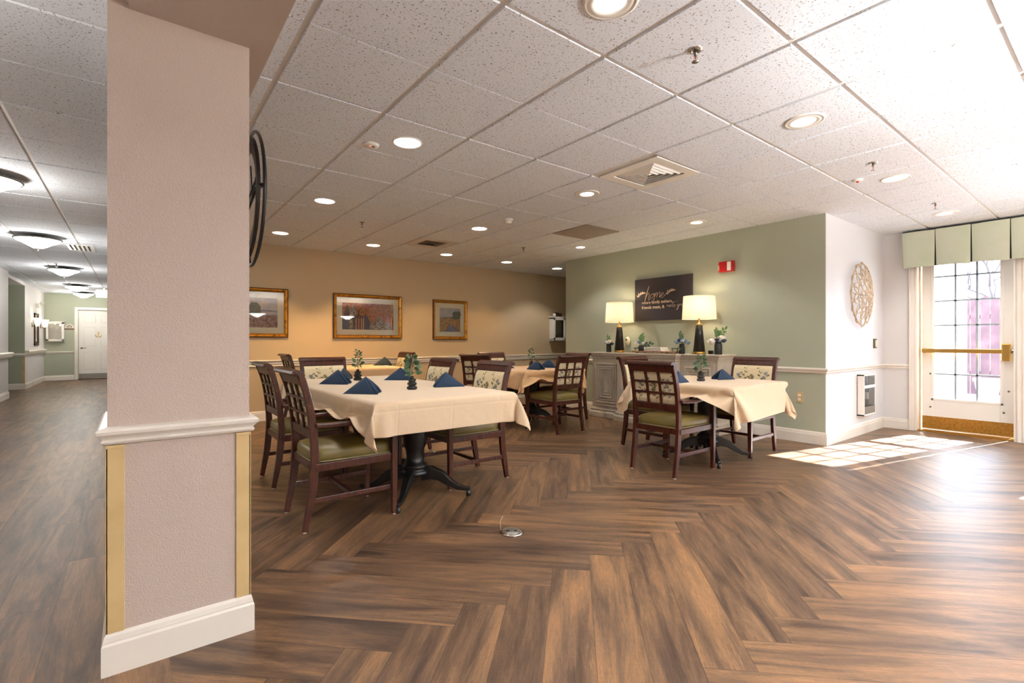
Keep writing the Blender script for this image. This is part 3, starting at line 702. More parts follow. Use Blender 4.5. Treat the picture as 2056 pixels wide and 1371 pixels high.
# ------------------------------------------------------------------ corridor furnishings
dr = struct(thing('door_2', 'white six-panel door at the end of the corridor', 'door', (-.855, 19.30, 0)))
b = MB(); b.box(-.45, .45, 0, .04, .02, 2.05, M['white'])
for x0, x1 in ((-.34, -.05), (.05, .34)):
    for z0, z1 in ((.28, .82), (.98, 1.56), (1.68, 1.93)):
        b.box(x0, x1, -.002, 0, z0, z1, M['trim']); b.box(x0+.02, x1-.02, -.008, 0, z0+.02, z1-.02, M['white'])
b.build('door_panel', dr, bevel=.004)
MB().box(-.44, .44, -.006, 0, .03, .17, M['steel']).build('kick_plate', dr)
b = MB().lathe([(.028, 0), (.026, .012)], M['nickel'], n=16, X=Matrix.Translation((-.38, -.0, .93)) @ Matrix.Rotation(R(90), 4, 'X')); b.tube([(-.38, -.01, .93), (-.38, -.05, .93), (-.27, -.05, .935)], .009, M['nickel'], 8); b.build('door_handle', dr)
b = MB().tube([(.0+.07*math.cos(a*.7), -.012, 1.31+.05*math.sin(a*.7)) for a in range(4, 10)], .010, M['brass'], 6).box(-.015, .015, -.02, 0, 1.30, 1.42, M['brass']); b.build('door_knocker', dr)

def memory_box(x, y, z0, z1, w, d, label, n=2):
    t = thing('display_cabinet', label, 'cabinet', (x, y, 0)); m = M['white']
    b = MB().box(-w/2, w/2, -.012, 0, z0, z1, m).box(-w/2, -w/2+.02, -d, -.012, z0, z1, m).box(w/2-.02, w/2, -d, -.012, z0, z1, m).box(-w/2, w/2, -d, -.012, z0, z0+.02, m).box(-w/2, w/2, -d, -.012, z1-.02, z1, m)
    for k in range(1, n+1): zz = z0+(z1-z0)*k/(n+1); b.box(-w/2+.02, w/2-.02, -d+.02, -.012, zz-.006, zz+.006, m)
    b.build('carcass', t, bevel=.002)
    MB().box(-w/2-.02, w/2+.02, -d-.02, 0, z1, z1+.022, m).box(-w/2-.01, w/2+.01, -d-.012, 0, z0-.015, z0, m).build('cornice', t, bevel=.004)
    b = MB()
    for q in ((-w/2, -w/2+.05, z0, z1), (w/2-.05, w/2, z0, z1), (-w/2, w/2, z0, z0+.05), (-w/2, w/2, z1-.05, z1)): b.box(q[0], q[1], -d-.018, -d, q[2], q[3], m)
    dd = b.build('door', t, bevel=.002); MB().box(-w/2+.04, w/2-.04, -d-.010, -d-.007, z0+.04, z1-.04, M['glass']).build('glass_pane', dd)
    return t
memory_box(-1.80, 19.248, 1.14, 1.68, .38, .10, 'small white glass-front display cabinet on the green corridor end wall', 1)
t = thing('room_sign', 'small arched taupe room number plaque beside the corridor display cabinet', 'sign', (-1.50, 19.248, 1.50))
b = MB(); n = 12; vs = [(.09*math.cos(math.pi*i/n), -.010, .03+.10*math.sin(math.pi*i/n)) for i in range(n+1)] + [(.09*math.cos(math.pi*i/n), 0, .03+.10*math.sin(math.pi*i/n)) for i in range(n+1)]
b.add(vs, [tuple(range(n, -1, -1)), tuple(range(n+1, 2*n+2))] + [(i, i+1, n+2+i, n+1+i) for i in range(n)], M['white_gloss'])
vs = [(.066*math.cos(math.pi*i/n), -.013, .035+.072*math.sin(math.pi*i/n)) for i in range(n+1)]; b.add(vs, [tuple(range(n, -1, -1))], M['sage_label'])
b.build('arched_plate', t, fix=False); MB().box(-.12, .12, -.012, 0, -.06, .03, M['white_gloss']).box(-.11, .11, -.014, 0, -.05, .02, M['sage_label']).build('name_plate', t)
def text(s, size, loc, rot, m, parent, ext=.0008, name='lettering', align='LEFT', shear=0):
    c = bpy.data.curves.new(name, 'FONT'); c.body = s; c.size = size; c.extrude = ext; c.offset = .0011; c.align_x = align; c.shear = shear; c.materials.append(m)
    tmp = bpy.data.objects.new(name, c); me = bpy.data.meshes.new_from_object(tmp); bpy.data.objects.remove(tmp, do_unlink=True)
    me.materials.clear(); me.materials.append(m)
    o = bpy.data.objects.new(name, me); C.objects.link(o); o.parent = parent; o.location = loc; o.rotation_euler = rot; return o
text('450', .05, (0, -.0145, .048), (R(90), 0, 0), M['letter'], t, align='CENTER'); 
t = thing('wall_mirror', 'narrow bronze-framed mirror between two sconces on the corridor wall', 'mirror', (XW, 17.75, 0))
b = MB()
for q in ((-.32, -.26, 1.02, 1.86), (.26, .32, 1.02, 1.86), (-.32, .32, 1.02, 1.08), (-.32, .32, 1.80, 1.86)): b.box(.0, .03, q[0], q[1], q[2], q[3], M['bronze'])
b.build('frame', t, bevel=.004); MB().box(.004, .012, -.26, .26, 1.08, 1.80, M['mirror']).build('mirror_glass', t)
for y, lb in ((17.15, 'lit glass sconce on the near side of the corridor mirror'), (18.5, 'lit glass sconce on the far side of the corridor mirror')):
    t = thing('wall_sconce', lb, 'wall light', (XW, y, 1.55), 0, 'corridor wall sconces')
    MB().box(0, .015, -.05, .05, -.06, .06, M['nickel']).build('back_plate', t); MB().tube([(.01, 0, -.03), (.08, 0, -.06), (.10, 0, -.03)], .008, M['nickel'], 6).build('arm', t)
    MB().lathe([(.03, -.03), (.055, .03), (.062, .12), (.085, .17)], M['glow_sconce'], .10, 0, 20, cap=False).build('glass_shade', t)
    light('POINT', (.16, 0, .12), 2.5, (1, .82, .55), .05, parent=t)
t = thing('emergency_light', 'white twin-head emergency light high on the corridor wall above the mirror', 'emergency light', (XW, 17.9, 2.08))
MB().box(0, .06, -.13, .13, -.05, .05, M['white_gloss']).build('housing', t, bevel=.006)
for y in (-.09, .09): MB().lathe([(.02, -.02), (.05, .05)], M['white_gloss'], n=14, X=Matrix.Translation((.09, y, .05)) @ Matrix.Rotation(R(60), 4, 'Y')).build('lamp_head', t)
def outlet(name, x, y, z, axis, label, m='white_gloss'):
    t = thing(name, label, 'outlet', (x, y, z)); X = Matrix.Rotation(axis, 4, 'Z')
    MB().box(-.035, .035, -.006, 0, -.057, .057, M[m], X).build('cover_plate', t, bevel=.002)
    MB().box(-.016, .016, -.0085, -.004, .008, .038, M['trim'], X).box(-.016, .016, -.0085, -.004, -.038, -.008, M['trim'], X).build('socket', t, bevel=.002)
outlet('wall_outlet', XW, 17.4, .42, R(90), 'white wall outlet low on the corridor wall below the mirror')
outlet('wall_outlet', 5.91, 2.36, .50, R(-90), 'cream wall outlet low on the green wall behind the right table', 'guard')

# ------------------------------------------------------------------ pictures on the back wall
def picture(x0, x1, z0, z1, fw, mt, label, paint):
    cx, cz = (x0+x1)/2, (z0+z1)/2; w, h = (x1-x0)/2, (z1-z0)/2
    t = thing('framed_picture', label, 'picture', (cx, 7.65, cz), 0)
    prof = [(0, 0, 'frame_dark'), (0, -.028, 'frame_dark'), (.012, -.034, 'gold'), (fw*.55, -.030, 'gold'), (fw*.75, -.018, 'gold'), (fw*.9, -.022, 'gold'), (fw, -.012, 'gold')]
    b = MB()
    for i in range(len(prof)-1):
        (a, ya, _), (c, yc, m) = prof[i], prof[i+1]; R1 = [(-w+a, ya, -h+a), (w-a, ya, -h+a), (w-a, ya, h-a), (-w+a, ya, h-a)]; R2 = [(-w+c, yc, -h+c), (w-c, yc, -h+c), (w-c, yc, h-c), (-w+c, yc, h-c)]
        b.add(R1+R2, [(j, (j+1) % 4, 4+(j+1) % 4, 4+j) for j in range(4)], M[m if i > 1 else 'frame_dark'])
    b.build('frame', t, fix=False)
    iw, ih = w-fw, h-fw
    MB().box(-iw, iw, -.008, -.002, -ih, ih, M['mat']).build('mat_board', t)
    pr = MB(); pw, ph = iw-mt, ih-mt; k = [0]
    def poly(pts, m):
        k[0] += 1; y = -.0085-.00012*k[0]; pr.add([(p[0]*pw, y, p[1]*ph) for p in pts], [tuple(range(len(pts)))], M[m])
    paint(poly); o = pr.build('art_print', t, fix=False)
    MB().box(-iw, iw, -.0125, -.0115, -ih, ih, M['glass']).build('glass_pane', t)
def blob(cx, cy, rx, ry, seed, n=26, amp=.18):
    rnd = random.Random(seed); return [(cx+rx*math.cos(2*math.pi*i/n)*(1+rnd.uniform(-amp, amp)), max(-1, min(1, cy+ry*math.sin(2*math.pi*i/n)*(1+rnd.uniform(-amp, amp))))) for i in range(n)]
def p_left(P):
    P([(-1, -1), (1, -1), (1, 1), (-1, 1)], 'sky_pic'); P([(-1, -1), (1, -1), (1, -.15), (-1, -.12)], 'heath')
    P([(-1, .12), (1, .06), (1, .16), (-1, .22)], 'mat' if 0 else 'river'); P(blob(-.15, .2, .32, .5, 3), 'tree_pic'); P([(-.2, -.3), (-.1, -.3), (-.12, .1), (-.18, .1)], 'tree_pic')
def p_mid(P):
    P([(-1, -1), (1, -1), (1, 1), (-1, 1)], 'rust'); P([(-1, -1), (-.72, -1), (-.72, -.2), (-1, -.2)], 'slate'); P([(-.95, -.15), (-.75, -.15), (-.72, .3), (-.82, .9), (-.92, .3)], 'urn_a')
    P([(-.74, -1), (-.52, -1), (-.47, -.2), (-.50, .5), (-.62, .9), (-.72, .5)], 'urn_c')
    P([(-.58, -1), (-.16, -1), (-.13, -.3), (-.2, 0), (-.34, .1), (-.36, .5), (-.42, .5), (-.44, .1), (-.58, 0), (-.62, -.3)], 'urn_a')
    for q in (-.48, -.38, -.28, -.2): P([(q-.02, -1), (q+.02, -1), (q+.02, -.2), (q, -.05), (q-.02, -.2)], 'urn_b')
    P([(-.16, -1), (.08, -1), (.06, -.4), (-.04, -.05), (-.08, .15), (-.16, .15), (-.18, -.05)], 'slate')
    P([(.05, -1), (.92, -1), (.95, -.75), (.8, -.45), (.55, -.3), (.53, 0), (.36, .03), (.34, -.3), (.15, -.45), (.05, -.75)], 'urn_c')
def p_right(P):
    P([(-1, -1), (1, -1), (1, 1), (-1, 1)], 'sky_pic'); P([(-1, -1), (1, -1), (1, .12), (-1, .18)], 'field')
    P(blob(.62, .42, .42, .34, 5), 'tree_pic'); P([(.2, .12), (1, .1), (1, .8), (.7, .7), (.3, .4)], 'tree_pic'); P([(-1, .16), (.3, .16), (.2, .24), (-1, .2)], 'tree_pic')
    P([(-.7, -1), (.75, -1), (.6, -.7), (.25, -.5), (.05, -.38), (-.35, -.3), (-.6, -.27), (-.6, -.3), (-.15, -.42), (-.1, -.6), (-.45, -.85)], 'river')
picture(.98, 1.775, 1.185, 1.885, .055, .085, 'gold-framed landscape print half hidden by the column', p_left)
picture(2.425, 3.555, 1.175, 1.875, .055, .085, 'wide gold-framed still life print of vases in the middle of the back wall', p_mid)
picture(4.15, 4.855, 1.16, 1.865, .055, .085, 'small gold-framed print of a stream with trees, rightmost on the back wall', p_right)
t = memory_box(7.08, 7.648, 1.155, 1.625, .34, .12, 'small cream glass-front display cabinet on the back wall by the green corner', 2)
o = MB().box(-.03, .03, -.02, .02, 0, .08, M['urn_a']).build('photo_frame', loc=(7.03, 7.56, 1.178)); tag(o, 'tiny brown keepsake photo inside the cream display cabinet', 'photo frame')
o = MB().lathe([(.028, 0), (.032, .03), (.030, .065), (.024, .065), (.022, .01)], M['petal_w'], n=16).build('candle_holder', loc=(6.985, 7.57, 1.648)); tag(o, 'small pale glass candle holder on top of the cream display cabinet', 'candle holder')
MB().lathe([(.02, .01), (.02, .045)], M['glow_off'], n=12).build('candle', o)
for k, (x, h, lb) in enumerate(((7.06, .085, 'dark maroon keepsake box on the display cabinet, next to the candle holder'), (7.15, .07, 'dark maroon keepsake box on the display cabinet, next to the green corner'))):
    o = MB().box(-.035, .035, -.03, .03, 0, h, M['bronze']).box(-.02, .02, -.032, -.03, .02, .045, M['urn_a']).build('keepsake_box', loc=(x, 7.58, 1.648), bevel=.004); tag(o, lb, 'box')
t = thing('room_sign', 'dark arched plaque on the back wall, mostly hidden by the green corner', 'sign', (7.42, 7.648, 1.50)); MB().box(-.09, .09, -.01, 0, -.06, .0, M['bronze']).build('name_plate', t)
b = MB(); vs = [(.07*math.cos(math.pi*i/10), -.01, .07*math.sin(math.pi*i/10)) for i in range(11)]; b.add(vs+[(v[0], 0, v[2]) for v in vs], [tuple(range(10, -1, -1)), tuple(range(11, 22))]+[(i, i+1, 12+i, 11+i) for i in range(10)], M['bronze']); b.build('arched_plate', t, loc=(0, 0, .005))

# ------------------------------------------------------------------ clock on the column
def clock():
    t = thing('skeleton_clock', 'large black open-frame metal clock on the column, seen edge on', 'clock', (CX1, 2.475, 1.765)); m = M['black_satin']
    ring = lambda r, x, n=48: [(x, r*math.cos(2*math.pi*i/n), r*math.sin(2*math.pi*i/n)) for i in range(n+1)]
    MB().tube(ring(.295, .064), .0075, m, 8).build('outer_ring', t)
    b = MB(); n = 48; vs = []; fs = []
    for i in range(n):
        a = 2*math.pi*i/n; c, s = math.cos(a), math.sin(a)
        for r, x in ((.205, .046), (.270, .038), (.272, .052), (.207, .060)): vs.append((x, r*c, r*s))
    for i in range(n):
        j = (i+1) % n
        for q in range(4): p = (q+1) % 4; fs.append((i*4+q, i*4+p, j*4+p, j*4+q))
    b.add(vs, fs, m, False); b.build('chapter_ring', t)
    b = MB()
    for k in range(4):
        a = math.pi*k/2+math.pi/2+.0; c, s = math.cos(a), math.sin(a)
        b.tube([(.052, .20*c, .20*s), (.058, .285*c, .285*s)], .012, m, 6, flat=.4)
    b.build('numeral', t)
    b = MB()
    for d in (-.02, .02): b.tube([(.052, -.205+d*.4, .03+d), (.046, .205+d*.4, -.10+d)], .0045, m, 6)
    b.lathe([(.045, 0), (.045, .045), (.01, .06)], m, n=20, X=Matrix.Rotation(R(90), 4, 'Y')); b.build('movement', t)
    MB().tube([(.066, 0, 0), (.066, -.10, .08)], .004, m, 6).tube([(.070, 0, 0), (.070, .05, .17)], .003, m, 6).build('hand', t)
clock()

# ------------------------------------------------------------------ things on the green and white walls
def wall_sign():
    t = thing('canvas_sign', 'dark canvas wall sign with cream lettering reading home, above the console', 'sign', (5.91, 4.147, 1.731), R(-90))
    # local: x runs to the right as seen, y out of the wall is -y
    w, h, d = .4665, .302, .035
    MB().box(-w, w, -d, 0, -h, h, M['canvas']).build('canvas_panel', t, bevel=.002)
    L = M['letter']; y = -d-.0012
    def ser(s, size, x, z):
        text(s, size, (x, y, z), (R(90), 0, 0), L, t, .0006)
    ser('where family gathers,', .060, -w+.125, -.062); ser('friends meet, &', .062, -w+.125, -.134)
    def stroke(pts, r, name):
        # smooth catmull-rom brush stroke
        P = [Vector((p[0], p[1])) for p in pts]; Q = []
        for i in range(len(P)-1):
            p0, p1, p2, p3 = P[max(i-1, 0)], P[i], P[i+1], P[min(i+2, len(P)-1)]
            for k in range(6):
                u = k/6; Q.append(.5*((2*p1)+(-p0+p2)*u+(2*p0-5*p1+4*p2-p3)*u*u+(-p0+3*p1-3*p2+p3)*u**3))
        Q.append(P[-1]); b.tube([(q.x, y, q.y) for q in Q], [1.7*r*(.6+.5*abs(math.sin(i*.35))) for i in range(len(Q))], L, 6, flat=.25)
    b = MB(); ox, oz, s = -w+.185, .018, .125
    T_ = lambda pts, dx: [(ox+(p[0]+dx+.16*p[1])*s, oz+p[1]*s) for p in pts]
    stroke(T_([(.0, -.35), (.1, .5), (.32, 1.35), (.28, 1.05), (.1, .2), (.02, -.45), (.16, .2), (.42, .62), (.52, .3), (.5, -.2), (.72, -.1)], 0), .0062, 'h')
    stroke(T_([(.22, .5), (.02, .3), (.0, .05), (.2, -.02), (.4, .25), (.3, .5), (.18, .45), (.5, .35)], .72), .0056, 'o')
    stroke(T_([(.0, .4), (.1, .5), (.06, -.35), (.12, .1), (.34, .6), (.42, .3), (.40, .0), (.46, .3), (.7, .62), (.78, .3), (.78, .02), (.95, .12)], 1.18), .0058, 'm')
    stroke(T_([(.0, .15), (.25, .28), (.3, .48), (.12, .5), (.02, .2), (.1, -.02), (.35, .02), (.62, .3)], 2.1), .0056, 'e')
    ox, oz, s = -w+.545, -.125, .062
    stroke(T_([(.0, .1), (.12, .5), (.22, .38), (.4, .42)], 0), .0034, 'r')
    for dx in (.38, .86): stroke(T_([(.25, .45), (.02, .25), (.1, 0), (.36, .1), (.38, .4), (.2, .45), (.6, .42)], dx), .0034, 'o')
    stroke(T_([(.2, 1.1), (.1, .4), (.12, 0), (.35, .1)], 1.42), .0034, 't'); stroke(T_([(-.1, .9), (.4, 1.05), (1.3, 1.15)], 1.42), .0030, 't')
    stroke(T_([(.0, .1), (.25, .5), (.35, .1), (.15, -.12), (.0, -.02)], 1.8), .0034, 's')
    stroke(T_([(.35, .4), (.05, .4), (.05, .02), (.35, .15), (.38, .45), (.3, -.5), (.1, -.75), (.0, -.5), (.5, .05)], 2.7), .0038, 'g')
    stroke(T_([(.0, .1), (.12, .5), (.22, .38), (.45, .42)], 3.3), .0034, 'r')
    stroke(T_([(.25, .45), (.02, .25), (.1, 0), (.36, .1), (.38, .4), (.2, .45), (.6, .42)], 3.75), .0034, 'o')
    stroke(T_([(.0, .45), (.12, .02), (.32, .4), (.45, .02), (.7, .5)], 4.35), .0034, 'w')
    b.build('script_lettering', t)
    b = MB()
    def sprig(cx, cz, sg):
        for i, a in enumerate((150, 120, 90, 60, 30, 5)):
            a = R(a if sg > 0 else 180-a); r0 = .02; Lf = .055+.010*(i % 2)
            bx, bz = cx-sg*.025+sg*i*.011, cz-.035+i*.010; dx, dz = math.cos(a), math.sin(a)
            pts = [(bx+dx*Lf*q+(-dz)*wd, y, bz+dz*Lf*q+dx*wd) for q, wd in ((0, 0), (.45, .012), (1, 0), (.45, -.012))]
            b.add(pts, [(0, 1, 2, 3)], L)
    sprig(-w+.105, .08, 1); sprig(-w+.60, .085, 1); b.build('leaf_motif', t, fix=False)
wall_sign()
t = thing('fire_alarm_strobe', 'red fire alarm with clear strobe high on the green wall right of the sign', 'alarm', (5.91, 3.20, 2.065))
MB().box(-.05, 0, -.095, .095, -.065, .065, M['red']).build('housing', t, bevel=.005); MB().box(-.065, -.05, -.07, -.022, -.055, .055, M['white_gloss']).build('strobe_lens', t, bevel=.006)
text('FIRE', .03, (-.051, .082, -.04), (R(90), R(-90), R(-90)), M['letter'], t)
t = thing('wall_air_freshener', 'cream wall-mounted dispenser with grey button behind the left table lamp', 'dispenser', (5.91, 4.762, 1.13))
MB().ball((-.02, 0, 0), .068, M['mat'], 20, 12, (.42, .66, 1)).build('housing', t); MB().lathe([(.017, 0), (.015, .006)], M['slate'], n=16, X=Matrix.Translation((-.046, 0, .022)) @ Matrix.Rotation(R(-90), 4, 'Y')).build('button', t)

def rattan_flower():
    t = thing('rattan_wall_flower', 'round bleached rattan flower wall decor on the bright white wall', 'wall decor', (6.87, 2.098, 1.685)); R0 = .385; m = M['rattan']
    def ring(r, y, rad, sc=1, name='hoop'): MB().tube([(r*math.cos(2*math.pi*i/40), y, r*sc*math.sin(2*math.pi*i/40)) for i in range(41)], rad, m, 6).build(name, t)
    ring(R0-.02, -.05, .009)
    def petals(n, r0, r1, wd, y0, y1, rad, ph, name):
        b = MB()
        for k in range(n):
            a = 2*math.pi*k/n+ph; ca, sa = math.cos(a), math.sin(a); pts = []
            for i in range(17):
                u = 2*math.pi*i/16; rr = (r0+r1)/2-(r1-r0)/2*math.cos(u); s_ = wd*math.sin(u); yy = y0+(y1-y0)*(rr-r0)/(r1-r0)
                pts.append((rr*ca-s_*sa, yy, rr*sa+s_*ca))
            b.tube(pts, rad, m, 6)
        b.build(name, t)
    petals(12, .20, R0, .075, -.075, -.045, .006, 0, 'outer_petals'); petals(12, .14, .31, .062, -.095, -.06, .0055, .26, 'middle_petals')
    petals(8, .05, .20, .052, -.11, -.085, .0055, .1, 'inner_petals'); petals(6, .01, .085, .03, -.12, -.105, .005, 0, 'centre_petals')
    ring(.21, -.075, .006, name='inner_hoop')
    MB().tube([(-.1, -.045, 0), (-.1, 0, 0)], .005, m, 6).tube([(.1, -.045, 0), (.1, 0, 0)], .005, m, 6).tube([(-.36, -.05, 0), (-.1, -.045, 0), (.1, -.045, 0), (.36, -.05, 0)], .005, m, 6).build('hanger', t)
rattan_flower()
t = thing('keypad', 'small grey door keypad on the white wall near the corner', 'keypad', (7.46, 2.098, 1.10))
MB().box(-.04, .04, -.02, 0, -.06, .06, M['nickel']).build('housing', t, bevel=.003); MB().box(-.024, .024, -.024, -.02, -.042, .042, M['petal_y']).build('button_pad', t)
t = thing('wall_heater', 'white vertical wall heater with dark grille set low in the white wall', 'heater', (7.045, 2.098, 0))
w_, a, c, d = .20, .235, .73, .075
b = MB()
for q in ((-w_, -w_+.018, a, c), (w_-.018, w_, a, c), (-w_, w_, a, a+.02), (-w_, w_, c-.02, c)): b.box(q[0], q[1], -d, 0, q[2], q[3], M['white'])
b.box(-w_, w_, -.01, 0, a, c, M['dark']); b.build('housing', t, bevel=.003)
b = MB()
for k in range(38): z = a+.125+k*.0095; b.box(-w_+.018, w_-.018, -d+.004, -d+.010, z, z+.0025, M['steel'])
b.build('grille', t); MB().box(-w_+.018, w_-.018, -d+.001, -.01, a+.02, a+.11, M['steel']).build('lower_panel', t); MB().box(-w_+.018, w_-.018, -d, -d+.02, a+.33, a+.365, M['white']).build('cross_bar', t)
MB().box(-.02, .05, -.05, -.02, a+.19, a+.27, M['white_gloss']).box(.07, .075, -.03, -.02, a+.38, a+.47, M['white_gloss']).build('heating_unit', t)

# floor outlet
t = thing('floor_outlet', 'round brass floor outlet with two sockets set in the wood floor', 'outlet', (1.758, 2.275, 0))
MB().lathe([(.07, 0), (.066, .008), (.056, .0095), (.05, .0085)], M['chrome'], n=36).build('bezel', t)
MB().lathe([(.052, .004), (.051, .0105), (.0005, .0108)], M['steel'], n=36, cap=False).build('cover', t)
for x in (-.022, .022): MB().box(x-.009, x+.009, -.009, .009, .0100, .0115, M['dark'], Matrix.Rotation(R(-37), 4, 'Z')).build('socket', t)
o = MB().tube([(1.70, 2.29, .001), (1.74, 2.36, .001), (1.81, 2.46, .001), (1.875, 2.52, .001)], .0012, M['hair'], 4).build('loose_thread'); tag(o, 'thin pale thread lying on the wood floor beside the floor outlet', 'thread')

# ------------------------------------------------------------------ console
def console():
    X0 = 5.895
    t = thing('console_cabinet', 'long greige breakfront console with carved concentric door panels, against the green wall', 'sideboard', (0, 0, 0)); m = M['console']
    secs = [('r', 3.12, 3.63, 5.53), ('c', 3.63, 4.57, 5.42), ('l', 4.57, 5.14, 5.53)]
    b = MB()
    for k, y0, y1, xf in secs: b.box(xf, X0, y0, y1, .14, .875, m)
    b.build('body', t, bevel=.003)
    def ringpoly(off): # plan outline offset outward by off
        return [(X0, 3.12-off), (5.53-off, 3.12-off), (5.53-off, 3.63-off), (5.42-off, 3.63-off), (5.42-off, 4.57+off), (5.53-off, 4.57+off), (5.53-off, 5.14+off), (X0, 5.14+off)]
    def tier(prof, name):
        b = MB(); vs = []; fs = []; n = 8
        for off, z in prof: vs += [(x, y, z) for x, y in ringpoly(off)]
        for j in range(len(prof)-1):
            for i in range(n): k = (i+1) % n; fs.append((j*n+i, j*n+k, (j+1)*n+k, (j+1)*n+i))
        fs.append(tuple(range(n-1, -1, -1))); fs.append(tuple((len(prof)-1)*n+i for i in range(n)))
        b.add(vs, fs, m); return b.build(name, t, bevel=.0015, seg=1)
    tier([(0, .870), (.006, .876), (.006, .892), (.018, .905), (.026, .922), (.030, .930), (.030, .938), (.040, .944), (.042, .960), (.038, .965)], 'top')
    tier([(.035, 0), (.038, .006), (.038, .070), (.030, .078), (.030, .084), (.016, .092), (.020, .102), (.020, .118), (.010, .128), (0, .142)], 'plinth')
    b = MB()     # bead course
    for k, y0, y1, xf in secs:
        n = int((y1-y0)/.016)
        for i in range(n): b.ball((xf-.022, y0+(i+.5)*(y1-y0)/n, .11), .0062, m, 6, 4)
    b.build('bead_moulding', t)
    def cdoor(y0, y1, xf, knob):
        z0, z1 = .165, .855; b = MB(); b.box(xf-.014, xf, y0, y1, z0, z1, m)
        cy, cz, hw, hh = (y0+y1)/2, (z0+z1)/2, (y1-y0)/2-.045, (z1-z0)/2-.05
        vs = []; fs = []; n = 5; prof = []
        st = hw/(n+.3)
        for k in range(n):
            prof += [(k*st, .006), (k*st+st*.12, -.020), (k*st+st*.5, -.020), (k*st+st*.62, -.010), (k*st+st*.82, -.010), (k*st+st*.9, .006)]
        for j, (q, dx) in enumerate(prof):
            a_, c_ = max(hw-q, .003), max(hh-q, .003); x = xf-.012+dx
            vs += [(x, cy-a_, cz-c_), (x, cy+a_, cz-c_), (x, cy+a_, cz+c_), (x, cy-a_, cz+c_)]
            if j: fs += [((j-1)*4+i, (j-1)*4+(i+1) % 4, j*4+(i+1) % 4, j*4+i) for i in range(4)]
        fs.append(tuple((len(prof)-1)*4+i for i in range(4))); b.add(vs, fs, m)
        b.build('door', t, fix=False)
    cdoor(3.16, 3.60, 5.53, 0); cdoor(3.67, 4.095, 5.42, 0); cdoor(4.105, 4.53, 5.42, 0); cdoor(4.61, 5.10, 5.53, 0)
console()
ZT = .9655
def table_lamp(x, y, label):
    t = thing('table_lamp', label, 'lamp', (x, y, ZT), 0, 'pair of table lamps on the console')
    MB().lathe([(.080, 0), (.080, .026), (.076, .030)], M['brass'], n=36).box(-.082, -.078, -.012, .012, .008, .022, M['dark']).build('base', t)
    MB().lathe([(.072, .030), (.040, .365), (.036, .370)], M['black_satin'], n=36).build('body', t)
    MB().lathe([(.037, .370), (.034, .378), (.012, .395), (.009, .43), (.014, .435), (.014, .47)], M['brass'], n=20).tube([(0, 0, .44), (-.05, -.02, .41)], .0025, M['brass'], 6).build('neck', t)
    MB().ball((0, 0, .53), .03, M['glow_w'], 12, 8).build('bulb_glass', t)
    b = MB().lathe([(.205, .443), (.1895, .729)], M['shade'], n=48, cap=False); o = b.build('lamp_shade', t, fix=False)
    b = MB()
    for r, z in ((.205, .443), (.1895, .729)): b.tube([(r*math.cos(2*math.pi*i/48), r*math.sin(2*math.pi*i/48), z) for i in range(49)], .0025, M['mat'], 6)
    for a in (0, 2.09, 4.19): b.tube([(0, 0, .72), (.189*math.cos(a), .189*math.sin(a), .725)], .0015, M['brass'], 4)
    b.tube([(0, 0, .47), (0, 0, .74)], .002, M['brass'], 4); b.build('shade_frame', o)
    light('POINT', (0, 0, .58), P_LAMP, (1, .80, .55), .035, parent=t)
    light('POINT', (0, 0, .66), P_LAMP*.25, (1, .78, .50), .02, parent=t)
table_lamp(5.64, 4.71, 'black cone table lamp with cream shade on the console, left of the sign')
table_lamp(5.64, 3.43, 'black cone table lamp with cream shade overlapping the sign, right one on the console')
o = MB().lathe([(.030, 0), (.031, .045), (.028, .045), (.026, .006)], M['black_gloss'], n=20).build('black_mug', loc=(5.74, 3.33, ZT)); tag(o, 'small black mug on the console just behind the right lamp base', 'mug')
MB().tube([(.028, -.005, .038), (.055, -.02, .036), (.055, -.02, .014), (.028, -.005, .010)], .004, M['black_gloss'], 6).build('handle', o)

def leafshape(b, p, d, L, wd, m, n_=(0, 0, 1)):
    p = Vector(p); d = Vector(d).normalized(); s = d.cross(Vector(n_)); 
    if s.length < .1: s = d.cross(Vector((1, 0, 0)))
    s.normalize(); u = s.cross(d)
    prof = ((0, .0), (.2, .6), (.45, 1), (.75, .7), (1, 0)); vs = []; 
    for q, ww in prof: c = p+d*(L*q)-u*(L*.18*q*q); vs += [tuple(c-s*wd*ww+u*.15*wd*ww), tuple(c), tuple(c+s*wd*ww+u*.15*wd*ww)]
    fs = []
    for i in range(4): a = i*3; fs += [(a, a+1, a+4, a+3), (a+1, a+2, a+5, a+4)]
    b.add(vs, fs, m, True)
def flower(b, c, r, m, rnd, centre=None):
    for lay, (nn, rr, el) in enumerate(((9, 1.0, .15), (7, .78, .55), (5, .5, 1.0))):
        for k in range(nn):
            a = 2*math.pi*k/nn+rnd.uniform(0, .4); d = Vector((math.cos(a)*math.cos(el), math.sin(a)*math.cos(el), math.sin(el)))
            leafshape(b, Vector(c)+d*r*.25, d, r*rr*.85, r*.42*rr, m, (rnd.uniform(-1, 0), rnd.uniform(-1, .2), rnd.uniform(-.3, .5)))
    b.ball(c, r*.72, m, 10, 8)
    if centre: b.ball((c[0]-r*.55, c[1]-r*.2, c[2]), r*.3, centre, 8, 6)
